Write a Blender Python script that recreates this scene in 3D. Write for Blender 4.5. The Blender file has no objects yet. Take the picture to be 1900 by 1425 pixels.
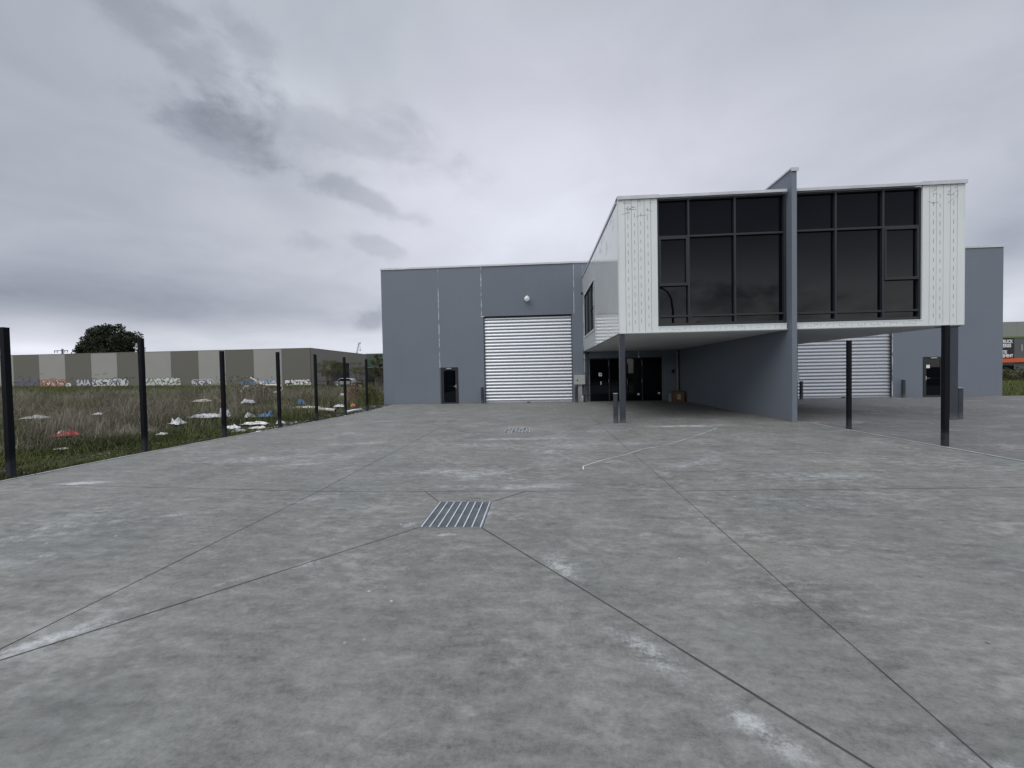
import bpy, bmesh, math, random
import numpy as np
from mathutils import Vector, Matrix, noise as mnoise
random.seed(7); rng = np.random.default_rng(7)
PI = math.pi
S = bpy.context.scene
COL = S.collection

# ------------------------------------------------------------------ camera
def make_camera():
    yaw, pitch, roll, fpx = -0.0669664, -0.0231985, -0.0191730, 733.49
    f = Vector((math.sin(yaw)*math.cos(pitch), math.cos(yaw)*math.cos(pitch), math.sin(pitch)))
    r = Vector((math.cos(yaw), -math.sin(yaw), 0)); u = r.cross(f)
    r2 = math.cos(roll)*r + math.sin(roll)*u
    u2 = -math.sin(roll)*r + math.cos(roll)*u
    cam = bpy.data.cameras.new('camera'); o = bpy.data.objects.new('camera', cam); COL.objects.link(o)
    cam.sensor_width = 36; cam.sensor_fit = 'HORIZONTAL'; cam.lens = 36*fpx/1900
    cam.clip_start = 0.05; cam.clip_end = 5000
    m = Matrix.Identity(4)
    for i in range(3):
        m[i][0] = r2[i]; m[i][1] = u2[i]; m[i][2] = -f[i]
    m[2][3] = 1.65
    o.matrix_world = m
    S.camera = o
make_camera()

# ------------------------------------------------------------------ world: overcast sky
SUN_EL, SUN_AZ = 48, 215           # degrees; azimuth clockwise from +Y, behind the camera to the left
BLOBS = [  # direction, two scaled tangent axes, amplitude, 1 = ragged cloud / 0 = soft lobe
    ((-0.569,0.612,0.548),(5.415,5.476,-0.494),(-16.261,3.220,-20.483),-0.120,1),
    ((-0.497,0.660,0.564),(17.153,8.299,5.396),(-6.188,7.240,-13.921),-0.100,1),
    ((-0.557,0.692,0.460),(6.0,5.1,-0.35),(-9.5,3.0,-16.0),-0.120,1),
    ((-0.389,0.779,0.492),(3.6,1.45,0.52),(-4.5,6.6,-14.0),-0.120,1),
    ((-0.395,0.831,0.391),(6.665,3.405,-0.506),(-12.993,8.528,-31.228),-0.150,1),
    ((-0.498,0.818,0.288),(19.652,10.983,2.788),(-7.910,10.461,-43.368),-0.080,1),
    ((-0.372,0.881,0.292),(14.179,6.280,-0.895),(-15.744,12.151,-56.812),-0.100,1),
    ((-0.383,0.913,0.140),(13.373,5.154,2.997),(2.806,6.652,-35.609),-0.150,1),
    ((0.009,0.903,0.430),(1.779,0.021,-0.081),(-0.066,1.873,-3.932),0.200,0),
    ((-0.058,0.958,0.280),(2.326,0.155,-0.045),(-0.260,1.953,-6.739),0.140,0),
    ((-0.486,0.870,0.076),(1.102,0.615,0.019),(-1.465,1.275,-23.926),0.260,0),
    ((-0.810,0.584,0.054),(4.877,6.745,0.295),(-3.949,0.460,-64.083),0.300,0),
    ((0.739,0.668,0.090),(12.499,-13.462,-2.651),(1.417,1.110,-19.825),0.250,0),
    ((-0.778,0.613,0.136),(1.715,2.105,0.330),(-2.255,1.082,-17.772),-0.185,0),
    ((-0.773,0.553,0.311),(2.519,2.815,1.249),(-1.759,1.007,-6.158),-0.040,0),
    ((0.632,0.657,0.411),(4.510,-2.905,-2.293),(1.360,1.381,-4.297),0.030,0),
    ((0.727,0.658,0.195),(16.993,-16.835,-6.495),(3.687,3.124,-24.236),-0.100,0),
    ((-0.465,0.710,0.529),(6.248,3.590,0.667),(-8.302,5.945,-15.273),0.100,0),
    # behind the camera: pale band low down, zenith
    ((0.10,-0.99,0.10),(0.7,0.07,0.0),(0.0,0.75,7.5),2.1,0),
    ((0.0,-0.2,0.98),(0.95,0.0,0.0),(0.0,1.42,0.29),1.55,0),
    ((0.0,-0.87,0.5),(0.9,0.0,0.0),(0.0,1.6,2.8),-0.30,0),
    ((0.25,-0.955,0.155),(1.6,0.42,0.0),(0.8,3.0,17.0),-0.75,1), ((-0.15,-0.98,0.13),(3.0,-0.46,0.0),(-0.6,4.0,28.0),-0.6,1), ((0.45,-0.87,0.20),(3.2,1.66,0.0),(1.7,3.6,19.0),-0.5,1),
]
class NT:
    """tiny helper to write node trees"""
    def __init__(s, nt): s.nt = nt
    def new(s, t, **kw):
        n = s.nt.nodes.new(t)
        for k, v in kw.items(): setattr(n, k, v)
        return n
    def put(s, sock, v):
        if isinstance(v, bpy.types.NodeSocket): s.nt.links.new(v, sock)
        elif v is not None: sock.default_value = v
    def math(s, op, a, b=None, c=None, clamp=False):
        n = s.new('ShaderNodeMath', operation=op, use_clamp=clamp)
        s.put(n.inputs[0], a); s.put(n.inputs[1], b)
        if c is not None: s.put(n.inputs[2], c)
        return n.outputs[0]
    def vec(s, op, a, b=None, out=0):
        n = s.new('ShaderNodeVectorMath', operation=op)
        s.put(n.inputs[0], a)
        if b is not None: s.put(n.inputs[1], b)
        return n.outputs[out]
    def dot(s, a, b): return s.vec('DOT_PRODUCT', a, b, out='Value')
    def noise(s, v, scale, detail=4, rough=0.55, dist=0.0, out='Fac', lac=2.0):
        n = s.new('ShaderNodeTexNoise')
        s.put(n.inputs['Vector'], v); n.inputs['Scale'].default_value = scale
        n.inputs['Detail'].default_value = detail; n.inputs['Roughness'].default_value = rough
        n.inputs['Lacunarity'].default_value = lac; n.inputs['Distortion'].default_value = dist
        return n.outputs[out]
    def ramp(s, v, a, b, lo=0.0, hi=1.0, smooth=True):
        n = s.new('ShaderNodeMapRange'); n.interpolation_type = 'SMOOTHSTEP' if smooth else 'LINEAR'
        s.put(n.inputs['Value'], v)
        n.inputs['From Min'].default_value = a; n.inputs['From Max'].default_value = b
        n.inputs['To Min'].default_value = lo; n.inputs['To Max'].default_value = hi
        return n.outputs[0]
    def mix(s, f, a, b, mode='MIX'):
        n = s.new('ShaderNodeMix', data_type='RGBA', blend_type=mode)
        s.put(n.inputs[0], f)
        for sock, v in ((n.inputs[6], a), (n.inputs[7], b)):
            s.put(sock, (*v, 1) if isinstance(v, tuple) and len(v) == 3 else v)
        return n.outputs[2]
    def map(s, v, loc=(0,0,0), rot=(0,0,0), scale=(1,1,1)):
        n = s.new('ShaderNodeMapping'); s.put(n.inputs[0], v)
        n.inputs[1].default_value = loc; n.inputs[2].default_value = rot; n.inputs[3].default_value = scale
        return n.outputs[0]

def make_world():
    w = bpy.data.worlds.new('World'); S.world = w; w.use_nodes = True
    nt = w.node_tree; nt.nodes.clear(); N = NT(nt)
    d0 = N.new('ShaderNodeTexCoord').outputs['Generated']
    # project to a cloud plane so the texture foreshortens towards the horizon
    sep = N.new('ShaderNodeSeparateXYZ'); N.put(sep.inputs[0], d0)
    zc = N.math('ADD', N.math('MAXIMUM', sep.outputs[2], 0.0), 0.22)
    pl = N.vec('DIVIDE', d0, None); N.put(pl.node.inputs[1], N.new('ShaderNodeCombineXYZ').outputs[0])
    comb = pl.node.inputs[1].links[0].from_node
    for i in range(3): N.put(comb.inputs[i], zc)
    warp = N.vec('SUBTRACT', N.noise(d0, 5.0, 5, 0.6, out='Color'), (0.5,0.5,0.5))
    wscale = N.vec('MULTIPLY', warp, (0.16,0.16,0.10))
    d = N.vec('ADD', d0, wscale)
    big = N.noise(pl, 0.9, 4, 0.5)
    mid = N.noise(pl, 2.6, 6, 0.55, 0.4)
    fine = N.noise(N.map(d0, scale=(1,1,1.8)), 7.0, 9, 0.62, 0.3)
    val = N.math('ADD', 0.515, N.math('MULTIPLY', N.math('SUBTRACT', big, 0.5), 0.20))
    val = N.math('ADD', val, N.math('MULTIPLY', N.math('SUBTRACT', mid, 0.5), 0.20))
    dark = None
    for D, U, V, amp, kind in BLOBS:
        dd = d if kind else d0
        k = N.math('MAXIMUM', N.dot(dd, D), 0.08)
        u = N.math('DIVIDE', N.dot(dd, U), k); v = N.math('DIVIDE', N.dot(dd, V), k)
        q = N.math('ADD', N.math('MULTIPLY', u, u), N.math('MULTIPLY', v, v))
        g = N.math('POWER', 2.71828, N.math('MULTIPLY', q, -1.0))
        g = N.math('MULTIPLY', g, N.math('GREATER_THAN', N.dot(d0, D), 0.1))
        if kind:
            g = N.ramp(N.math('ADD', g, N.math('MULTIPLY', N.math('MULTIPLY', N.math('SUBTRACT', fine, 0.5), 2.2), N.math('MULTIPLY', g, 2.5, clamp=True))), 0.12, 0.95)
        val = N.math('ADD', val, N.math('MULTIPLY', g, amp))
    val = N.math('MAXIMUM', val, 0.1)
    # darker cloud is a little bluer and more violet than the bright gaps
    t = N.ramp(val, 0.25, 0.75)
    tint = N.mix(t, (0.895,0.975,1.135), (0.94,0.995,1.08))
    vt = N.noise(d0, 1.3, 2, 0.5)
    tint = N.mix(N.ramp(vt, 0.35, 0.65), tint, N.mix(1.0, tint, (1.02,0.988,1.02), 'MULTIPLY'))
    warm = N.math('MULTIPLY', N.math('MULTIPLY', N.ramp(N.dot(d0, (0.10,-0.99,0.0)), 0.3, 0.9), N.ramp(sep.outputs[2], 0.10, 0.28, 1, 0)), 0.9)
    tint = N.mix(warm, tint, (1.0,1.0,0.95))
    cl = N.vec('SCALE', tint); N.put(cl.node.inputs['Scale'], val)
    bg1 = N.new('ShaderNodeBackground'); N.put(bg1.inputs[0], cl); bg1.inputs[1].default_value = 1.0
    sky = N.new('ShaderNodeTexSky'); sky.sky_type = 'NISHITA'; sky.sun_disc = False
    sky.sun_elevation = math.radians(SUN_EL); sky.sun_rotation = math.radians(SUN_AZ)
    bg2 = N.new('ShaderNodeBackground'); N.put(bg2.inputs[0], sky.outputs[0]); bg2.inputs[1].default_value = 0.10
    mx = N.new('ShaderNodeMixShader'); mx.inputs[0].default_value = 0.94
    nt.links.new(bg2.outputs[0], mx.inputs[1]); nt.links.new(bg1.outputs[0], mx.inputs[2])
    out = N.new('ShaderNodeOutputWorld'); nt.links.new(mx.outputs[0], out.inputs[0])
make_world()

def make_sun():
    l = bpy.data.lights.new('sun', 'SUN'); l.energy = 1.5; l.angle = math.radians(45); l.color = (1.0,0.965,0.92)
    o = bpy.data.objects.new('sun', l); COL.objects.link(o)
    az, el = math.radians(SUN_AZ), math.radians(SUN_EL)
    to = Vector((math.sin(az)*math.cos(el), math.cos(az)*math.cos(el), math.sin(el)))
    o.rotation_euler = (-to).to_track_quat('-Z', 'Y').to_euler(); o.location = to*60
make_sun()
S.view_settings.view_transform = 'Standard'; S.view_settings.look = 'None'
S.view_settings.exposure = 0.0; S.view_settings.gamma = 1.0; S.view_settings.use_curve_mapping = False

# ------------------------------------------------------------------ mesh helpers
class MB:
    def __init__(s): s.v = []; s.f = []; s.m = []; s.sm = []
    def add(s, vs, fs, mi=0, smooth=False):
        o = len(s.v); s.v += [tuple(p) for p in vs]
        for f in fs: s.f.append([i+o for i in f]); s.m.append(mi); s.sm.append(smooth)
        return s
    def box(s, x0, x1, y0, y1, z0, z1, mi=0):
        v = [(x0,y0,z0),(x1,y0,z0),(x1,y1,z0),(x0,y1,z0),(x0,y0,z1),(x1,y0,z1),(x1,y1,z1),(x0,y1,z1)]
        return s.add(v, [(0,3,2,1),(4,5,6,7),(0,1,5,4),(1,2,6,5),(2,3,7,6),(3,0,4,7)], mi)
    def bbox(s, x0, x1, y0, y1, z0, z1, b=0.01, mi=0):
        """box with chamfered vertical edges and top"""
        def ring(z, i): return [(x0+b,y0+i,z),(x1-b,y0+i,z),(x1-i,y0+b,z),(x1-i,y1-b,z),(x1-b,y1-i,z),(x0+b,y1-i,z),(x0+i,y1-b,z),(x0+i,y0+b,z)]
        R = [ring(z0,0), ring(z1-b,0), [(min(max(x,x0+b),x1-b), min(max(y,y0+b),y1-b), z1) for x,y,z in ring(z1,0)]]
        v = R[0]+R[1]+[(x0+b,y0+b,z1),(x1-b,y0+b,z1),(x1-b,y1-b,z1),(x0+b,y1-b,z1)]
        f = [tuple(reversed(range(8)))]+[(i,(i+1)%8,8+(i+1)%8,8+i) for i in range(8)]
        f += [(16,17,18,19),(8,9,17,16),(9,10,17),(10,11,18,17),(11,12,18),(12,13,19,18),(13,14,19),(14,15,16,19),(15,8,16)]
        return s.add(v, f, mi)
    def quad(s, a, b, c, d, mi=0): return s.add([a,b,c,d], [(0,1,2,3)], mi)
    def prism(s, poly, axis, a, b, mi=0):
        """extrude a 2D polygon along axis 'x','y','z' from a to b"""
        def P(p, t): return {'x':(t,p[0],p[1]),'y':(p[0],t,p[1]),'z':(p[0],p[1],t)}[axis]
        n = len(poly)
        v = [P(p,a) for p in poly]+[P(p,b) for p in poly]
        f = [tuple(reversed(range(n))), tuple(range(n,2*n))]+[(i,(i+1)%n,n+(i+1)%n,n+i) for i in range(n)]
        return s.add(v, f, mi)
    def tube(s, pts, r, n=10, mi=0, cap=True, smooth=True):
        pts = [Vector(p) for p in pts]; rs = r if isinstance(r, (list,tuple)) else [r]*len(pts)
        vs = []; fs = []
        ref = None
        for i, p in enumerate(pts):
            t = (pts[min(i+1,len(pts)-1)]-pts[max(i-1,0)]).normalized()
            if ref is None:
                ref = Vector((0,0,1)) if abs(t.z) < 0.9 else Vector((1,0,0))
            a = t.cross(ref).normalized(); b = t.cross(a).normalized(); ref = -b if False else ref
            for k in range(n):
                th = 2*PI*k/n
                vs.append(p+rs[i]*(math.cos(th)*a+math.sin(th)*b))
        for i in range(len(pts)-1):
            for k in range(n):
                fs.append((i*n+k, i*n+(k+1)%n, (i+1)*n+(k+1)%n, (i+1)*n+k))
        s.add(vs, fs, mi, smooth)
        if cap:
            o = len(s.v)-len(vs)
            s.f.append([o+k for k in range(n)][::-1]); s.m.append(mi); s.sm.append(False)
            s.f.append([o+(len(pts)-1)*n+k for k in range(n)]); s.m.append(mi); s.sm.append(False)
        return s
    def lathe(s, prof, c, axis='z', n=20, mi=0, smooth=True):
        vs = []; fs = []
        for (r, h) in prof:
            for k in range(n):
                th = 2*PI*k/n; a, b = r*math.cos(th), r*math.sin(th)
                p = {'z':(a,b,h),'y':(a,h,b),'x':(h,a,b)}[axis]
                vs.append((c[0]+p[0], c[1]+p[1], c[2]+p[2]))
        for i in range(len(prof)-1):
            for k in range(n):
                fs.append((i*n+k, i*n+(k+1)%n, (i+1)*n+(k+1)%n, (i+1)*n+k))
        return s.add(vs, fs, mi, smooth)
    def build(s, name, mats, parent=None, recalc=True):
        me = bpy.data.meshes.new(name)
        me.from_pydata(s.v, [], s.f)
        for m in (mats if isinstance(mats, (list,tuple)) else [mats]): me.materials.append(m)
        me.polygons.foreach_set('material_index', s.m); me.polygons.foreach_set('use_smooth', s.sm)
        me.update()
        if recalc:
            bm = bmesh.new(); bm.from_mesh(me); bmesh.ops.recalc_face_normals(bm, faces=bm.faces); bm.to_mesh(me); bm.free()
        o = bpy.data.objects.new(name, me); COL.objects.link(o)
        if parent is not None: o.parent = parent
        return o
def islands(mb):
    par = list(range(len(mb.v)))
    def fd(i):
        while par[i] != i: par[i] = par[par[i]]; i = par[i]
        return i
    for f in mb.f:
        for i in f[1:]: par[fd(i)] = fd(f[0])
    out = {}
    for f, m, q in zip(mb.f, mb.m, mb.sm):
        b, idx = out.setdefault(fd(f[0]), (MB(), {})); g = []
        for i in f:
            if i not in idx: idx[i] = len(b.v); b.v.append(mb.v[i])
            g.append(idx[i])
        b.f.append(g); b.m.append(m); b.sm.append(q)
    return [b for b, _ in out.values()]
def tag(o, label=None, cat=None, group=None, kind=None):
    if label: o['label'] = label
    if cat: o['category'] = cat
    if group: o['group'] = group
    if kind: o['kind'] = kind
    return o
def thing(name, label, cat, group=None, loc=(0,0,0), rz=0):
    o = bpy.data.objects.new(name, None); COL.objects.link(o); o.location = loc; o.rotation_euler = (0,0,rz)
    o.empty_display_size = 0.2
    return tag(o, label, cat, group)
def copy_tree(o, parent=None):
    c = o.copy(); COL.objects.link(c)
    if parent is not None: c.parent = parent
    for ch in [x for x in COL.objects if x.parent == o]: copy_tree(ch, c)
    return c

# ------------------------------------------------------------------ materials
def base_mat(name):
    m = bpy.data.materials.new(name); m.use_nodes = True; nt = m.node_tree
    return m, NT(nt), nt.nodes['Principled BSDF']
def mat(name, col, rough=0.6, metal=0.0, var=0.12, vscale=2.0, fine=0.06, fscale=40, bump=0.0, bscale=60, spec=0.5, stretch=(1,1,1), dirt=None):
    m, N, P = base_mat(name)
    co = N.new('ShaderNodeTexCoord').outputs['Object']
    cs = N.map(co, scale=stretch)
    n1 = N.noise(cs, vscale, 5, 0.6); n2 = N.noise(cs, fscale, 3, 0.6)
    f = N.math('ADD', N.ramp(n1, 0.25, 0.75, 1-var, 1+var, False), N.math('MULTIPLY', N.math('SUBTRACT', n2, 0.5), 2*fine))
    c = N.vec('SCALE', (col[0],col[1],col[2])); N.put(c.node.inputs['Scale'], f)
    if stretch == (1,1,1) and name.startswith('painted'):
        sk = N.noise(N.map(co, scale=(5,5,0.22)), 1.0, 5, 0.6)
        c = N.mix(N.math('MULTIPLY', N.ramp(sk, 0.5, 0.75), 0.05), c, (0.24,0.26,0.28))
        c = N.mix(N.math('MULTIPLY', N.ramp(sk, 0.25, 0.45, 1, 0), 0.05), c, (0.06,0.075,0.095))
    if dirt:   # (colour, z0, z1, strength): splash / dust with a ragged edge near the foot
        sep = N.new('ShaderNodeSeparateXYZ'); N.put(sep.inputs[0], co)
        h = N.math('ADD', sep.outputs[2], N.math('MULTIPLY', N.math('SUBTRACT', N.noise(co, 6, 5, 0.65), 0.5), (dirt[2]-dirt[1])*1.6))
        k = N.ramp(h, dirt[1], dirt[2], dirt[3], 0.0)
        c = N.mix(k, c, dirt[0])
    N.put(P.inputs['Base Color'], c)
    N.put(P.inputs['Roughness'], N.ramp(n1, 0.3, 0.7, max(rough-0.06,0.02), min(rough+0.06,1), False))
    P.inputs['Metallic'].default_value = metal
    P.inputs['Specular IOR Level'].default_value = spec
    if bump:
        b = N.new('ShaderNodeBump'); b.inputs['Strength'].default_value = bump; b.inputs['Distance'].default_value = 0.01
        N.put(b.inputs['Height'], N.noise(co, bscale, 4, 0.6)); N.put(P.inputs['Normal'], b.outputs[0])
    return m
M = {}
M['wall'] = mat('painted_precast', (0.146,0.168,0.202), 0.62, var=0.05, vscale=0.5, fine=0.025, fscale=25, bump=0.05, bscale=90, spec=0.3, dirt=((0.15,0.16,0.165), 0.0, 0.35, 0.5))
M['lintel'] = mat('painted_precast_lintel', (0.134,0.154,0.186), 0.6, var=0.05, vscale=0.6, fine=0.025, fscale=25, bump=0.05, bscale=90, spec=0.3)
M['capflash'] = mat('galvanised_flashing', (0.50,0.51,0.53), 0.4, metal=0.3, var=0.12, vscale=1.2)
M['whitepanel'] = mat('white_board', (0.60,0.63,0.635), 0.45, var=0.05, vscale=0.8, fine=0.03, fscale=60, bump=0.03, bscale=120, spec=0.4)
M['whitegloss'] = mat('white_gloss_panel', (0.56,0.585,0.59), 0.10, var=0.04, vscale=0.7, fine=0.01, spec=0.7)
M['mark'] = mat('grey_fixing_mark', (0.16,0.17,0.17), 0.8, var=0.4, vscale=9)
M['scuff'] = mat('faint_scuff', (0.40,0.41,0.40), 0.8, var=0.3, vscale=9)
M['groove'] = mat('board_joint_grey', (0.20,0.21,0.21), 0.8)  # darker grey of the joints between the white boards
M['soffit'] = mat('soffit_sheet', (0.55,0.57,0.57), 0.7, var=0.06, vscale=0.8)
M['frame'] = mat('charcoal_aluminium', (0.020,0.023,0.028), 0.45, var=0.08, spec=0.35)
M['steel'] = mat('charcoal_steel', (0.030,0.036,0.047), 0.45, var=0.15, vscale=3, spec=0.4, dirt=((0.13,0.135,0.14), 0.0, 0.25, 0.5))
M['post'] = mat('black_post_paint', (0.0055,0.0065,0.009), 0.5, var=0.25, vscale=3, spec=0.13, dirt=((0.06,0.066,0.075), 0.0, 0.45, 0.55))
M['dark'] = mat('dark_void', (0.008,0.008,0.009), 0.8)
M['alu'] = mat('bare_aluminium', (0.42,0.43,0.43), 0.35, metal=0.6)
M['greybox'] = mat('grey_enclosure', (0.34,0.36,0.35), 0.5, var=0.06)
M['pvc'] = mat('white_pvc', (0.6,0.6,0.58), 0.4)
M['pipe'] = mat('grey_pipe', (0.24,0.26,0.26), 0.45)
M['card'] = mat('brown_cardboard', (0.16,0.085,0.048), 0.85, var=0.1, vscale=6)
M['tape'] = mat('pale_tape_label', (0.42,0.34,0.27), 0.6)
M['paper'] = mat('white_paper', (0.7,0.7,0.7), 0.7)
M['roof'] = mat('grey_roof_sheet', (0.35,0.36,0.37), 0.5)
M['lampglass'] = mat('lamp_glass', (0.6,0.62,0.62), 0.15)
M['cable'] = mat('white_cable', (0.5,0.5,0.5), 0.5)
def glass_mat():
    m, N, P = base_mat('tinted_glass')
    co = N.new('ShaderNodeTexCoord').outputs['Object']
    P.inputs['Base Color'].default_value = (0.0012,0.002,0.004,1); P.inputs['Roughness'].default_value = 0.015
    P.inputs['IOR'].default_value = 1.32
    b = N.new('ShaderNodeBump'); b.inputs['Strength'].default_value = 0.02; b.inputs['Distance'].default_value = 0.05
    N.put(b.inputs['Height'], N.noise(co, 0.9, 2, 0.5)); N.put(P.inputs['Normal'], b.outputs[0])
    return m
M['glass'] = glass_mat()
def shutter_mat():
    m, N, P = base_mat('galvanised_shutter')
    co = N.new('ShaderNodeTexCoord').outputs['Object']
    n = N.noise(N.map(co, scale=(0.3,1,9)), 2.0, 4, 0.6)
    N.put(P.inputs['Base Color'], N.mix(n, (0.38,0.40,0.43), (0.54,0.56,0.59)))
    P.inputs['Metallic'].default_value = 0.85
    N.put(P.inputs['Roughness'], N.ramp(n, 0.3, 0.7, 0.38, 0.50))
    return m
M['shutter'] = shutter_mat()
def sealant_mat():
    m, N, P = base_mat('patchy_white_sealant')
    co = N.new('ShaderNodeTexCoord').outputs['Object']
    n = N.noise(N.map(co, scale=(3,3,1)), 2.2, 5, 0.65)
    N.put(P.inputs['Base Color'], N.mix(N.ramp(n, 0.40, 0.56), (0.15,0.18,0.22), (0.52,0.55,0.57)))
    P.inputs['Roughness'].default_value = 0.7
    return m
M['sealant'] = sealant_mat()

# stains on the slab: x, y, half-length, half-width, angle, strength
STAINS = [(-7.55,6.0,0.35,0.10,10,1.1),(-3.15,2.33,0.28,0.09,48,0.8),(0.17,3.36,0.22,0.12,-60,0.75),(0.60,2.36,0.26,0.09,-52,0.72),(0.2,2.75,0.3,0.12,-40,0.25),(-1.2,6.6,1.6,0.45,5,0.5),(-5.5,7.8,1.8,0.5,8,0.45),(0.6,9.2,1.2,0.6,25,0.5),(2.9,7.4,0.9,0.25,35,0.5),(-2.0,9.3,1.3,0.4,-10,0.45),(4.6,6.4,1.6,0.3,4,0.4),(-6.0,2.8,2.2,0.25,24,0.4),
    (1.0,1.83,0.20,0.08,-48,0.70),(1.95,1.62,0.35,0.10,-40,0.6),(4.45,12.3,1.1,0.22,4,0.9),(-0.57,5.78,1.1,0.14,3,0.6),(2.02,6.5,0.12,0.25,12,0.6),(0.33,8.4,0.45,0.55,20,0.5),
    (-2.08,3.36,0.14,0.06,40,0.8),(-3.1,5.2,0.30,0.12,30,0.5),(-0.60,10.1,2.0,0.20,3,0.55),(-0.60,11.7,0.65,0.75,0,0.45),(2.2,9.3,0.8,0.22,10,0.5),
    (-0.98,4.02,0.12,0.035,5,0.9),(-0.62,4.7,0.05,0.35,0,0.6),(-1.45,4.3,0.08,0.12,0,0.6),(-5.2,4.3,1.7,0.10,22,0.45),(-6.2,3.6,1.9,0.12,20,0.4),(-4.7,7.3,0.9,0.12,15,0.45),
    (1.2,11.4,0.8,0.3,0,0.45),(-4.6,9.6,0.9,0.16,12,0.45),(3.4,5.1,0.9,0.5,-8,0.35),(-1.9,7.9,0.9,0.6,30,0.3),(5.3,8.2,0.9,0.10,-10,0.4),(0.25,7.6,0.7,0.6,0,0.35),
    (1.05,4.05,0.10,0.05,40,0.5),(-5.6,14.5,1.0,0.25,0,0.4),(3.5,16.5,1.8,0.25,0,0.35),(-2.6,3.0,0.22,0.035,47,0.5)]
def concrete_mat(name, warm, cool, stains, bright=1.0):
    m, N, P = base_mat(name)
    co = N.new('ShaderNodeTexCoord').outputs['Object']
    wv = N.vec('ADD', co, N.vec('MULTIPLY', N.vec('SUBTRACT', N.noise(co, 1.6, 3, 0.5, out='Color'), (0.5,0.5,0.5)), (0.25,0.25,0)))
    n1 = N.noise(co, 0.30, 4, 0.55)
    n2 = N.noise(co, 1.3, 9, 0.66)
    n3 = N.noise(N.map(co, rot=(0,0,0.35), scale=(1.0,1.7,1)), 6.0, 8, 0.70)
    n4 = N.noise(co, 42, 5, 0.75)
    n5 = N.noise(N.map(co, rot=(0,0,-0.2), scale=(1.0,1.5,1)), 15, 6, 0.72)
    st = N.noise(N.map(wv, rot=(0,0,0.15), scale=(0.5,2.6,1)), 2.4, 8, 0.68)     # trowel / broom drag across the pour
    n6 = N.noise(co, 210, 2, 0.6)
    v = N.math('ADD', 1.0, N.math('MULTIPLY', N.math('SUBTRACT', n1, 0.5), 0.45))
    for n, a in ((n2, 0.85), (n3, 1.15), (n5, 0.85), (n4, 1.0), (st, 1.05), (n6, 0.8)):
        v = N.math('ADD', v, N.math('MULTIPLY', N.math('SUBTRACT', n, 0.5), a))
    c = N.mix(N.ramp(N.noise(co, 0.45, 3, 0.5), 0.35, 0.65), warm, cool)
    cc = N.vec('SCALE', c); N.put(cc.node.inputs['Scale'], N.math('MULTIPLY', v, bright)); c = cc
    # washed-out lime bloom, broken up by the float marks
    bl = N.math('MULTIPLY', N.ramp(N.math('ADD', N.noise(co, 0.75, 7, 0.68), N.math('MULTIPLY', N.math('SUBTRACT', n3, 0.5), 0.7)), 0.52, 0.78), 0.62)
    c = N.mix(bl, c, (0.29,0.295,0.28))
    dk = N.math('MULTIPLY', N.ramp(N.math('ADD', N.noise(co, 0.95, 7, 0.66), N.math('MULTIPLY', N.math('SUBTRACT', n4, 0.5), 0.5)), 0.52, 0.76), 0.42)
    c = N.mix(dk, c, (0.068,0.070,0.068))
    if stains:
        tot = None
        for x, y, a, b, ang, k in stains:
            p = N.map(wv2 if False else co, loc=(0,0,0))
            p = N.vec('SUBTRACT', co, (x, y, 0))
            ca, sa = math.cos(math.radians(ang)), math.sin(math.radians(ang))
            u = N.dot(p, (ca/a, sa/a, 0)); w = N.dot(p, (-sa/b, ca/b, 0))
            q = N.math('ADD', N.math('MULTIPLY', u, u), N.math('MULTIPLY', w, w))
            g = N.math('MULTIPLY', N.math('POWER', 2.71828, N.math('MULTIPLY', q, -0.8)), k)
            tot = g if tot is None else N.math('MAXIMUM', tot, g)
        rag = N.math('ADD', N.math('MULTIPLY', N.math('SUBTRACT', n3, 0.5), 3.2), N.math('ADD', N.math('MULTIPLY', N.math('SUBTRACT', n4, 0.5), 2.2), N.math('MULTIPLY', N.math('SUBTRACT', n2, 0.5), 2.4)))
        k = N.ramp(N.math('MULTIPLY', tot, N.math('ADD', 0.85, rag)), 0.08, 1.15, 0, 0.72)
        c = N.mix(k, c, (0.48,0.50,0.51))
    # scattered white and dark flecks
    vo = N.new('ShaderNodeTexVoronoi'); N.put(vo.inputs['Vector'], co); vo.inputs['Scale'].default_value = 9.0; vo.inputs['Randomness'].default_value = 1.0
    sepc = N.new('ShaderNodeSeparateColor'); N.put(sepc.inputs[0], vo.outputs['Color'])
    pick = N.math('MULTIPLY', N.math('GREATER_THAN', sepc.outputs[0], 0.86), N.ramp(N.noise(co, 0.9, 2, 0.5), 0.5, 0.62))
    sp = N.math('MULTIPLY', N.ramp(vo.outputs['Distance'], 0.05, 0.16, 1, 0), pick)
    c = N.mix(N.math('MULTIPLY', sp, 0.65), c, (0.55,0.55,0.53))
    vo2 = N.new('ShaderNodeTexVoronoi'); N.put(vo2.inputs['Vector'], N.vec('ADD', co, (3.7,1.3,0))); vo2.inputs['Scale'].default_value = 5.0
    sep2 = N.new('ShaderNodeSeparateColor'); N.put(sep2.inputs[0], vo2.outputs['Color'])
    sp2 = N.math('MULTIPLY', N.ramp(vo2.outputs['Distance'], 0.03, 0.10, 1, 0), N.math('GREATER_THAN', sep2.outputs[1], 0.95))
    c = N.mix(N.math('MULTIPLY', sp2, 0.8), c, (0.03,0.03,0.03))
    N.put(P.inputs['Base Color'], c)
    N.put(P.inputs['Roughness'], N.ramp(n2, 0.3, 0.7, 0.62, 0.82))
    P.inputs['Specular IOR Level'].default_value = 0.35
    b = N.new('ShaderNodeBump'); b.inputs['Strength'].default_value = 0.25; b.inputs['Distance'].default_value = 0.006
    N.put(b.inputs['Height'], N.math('ADD', n4, N.math('MULTIPLY', n3, 1.5))); N.put(P.inputs['Normal'], b.outputs[0])
    return m
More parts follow.
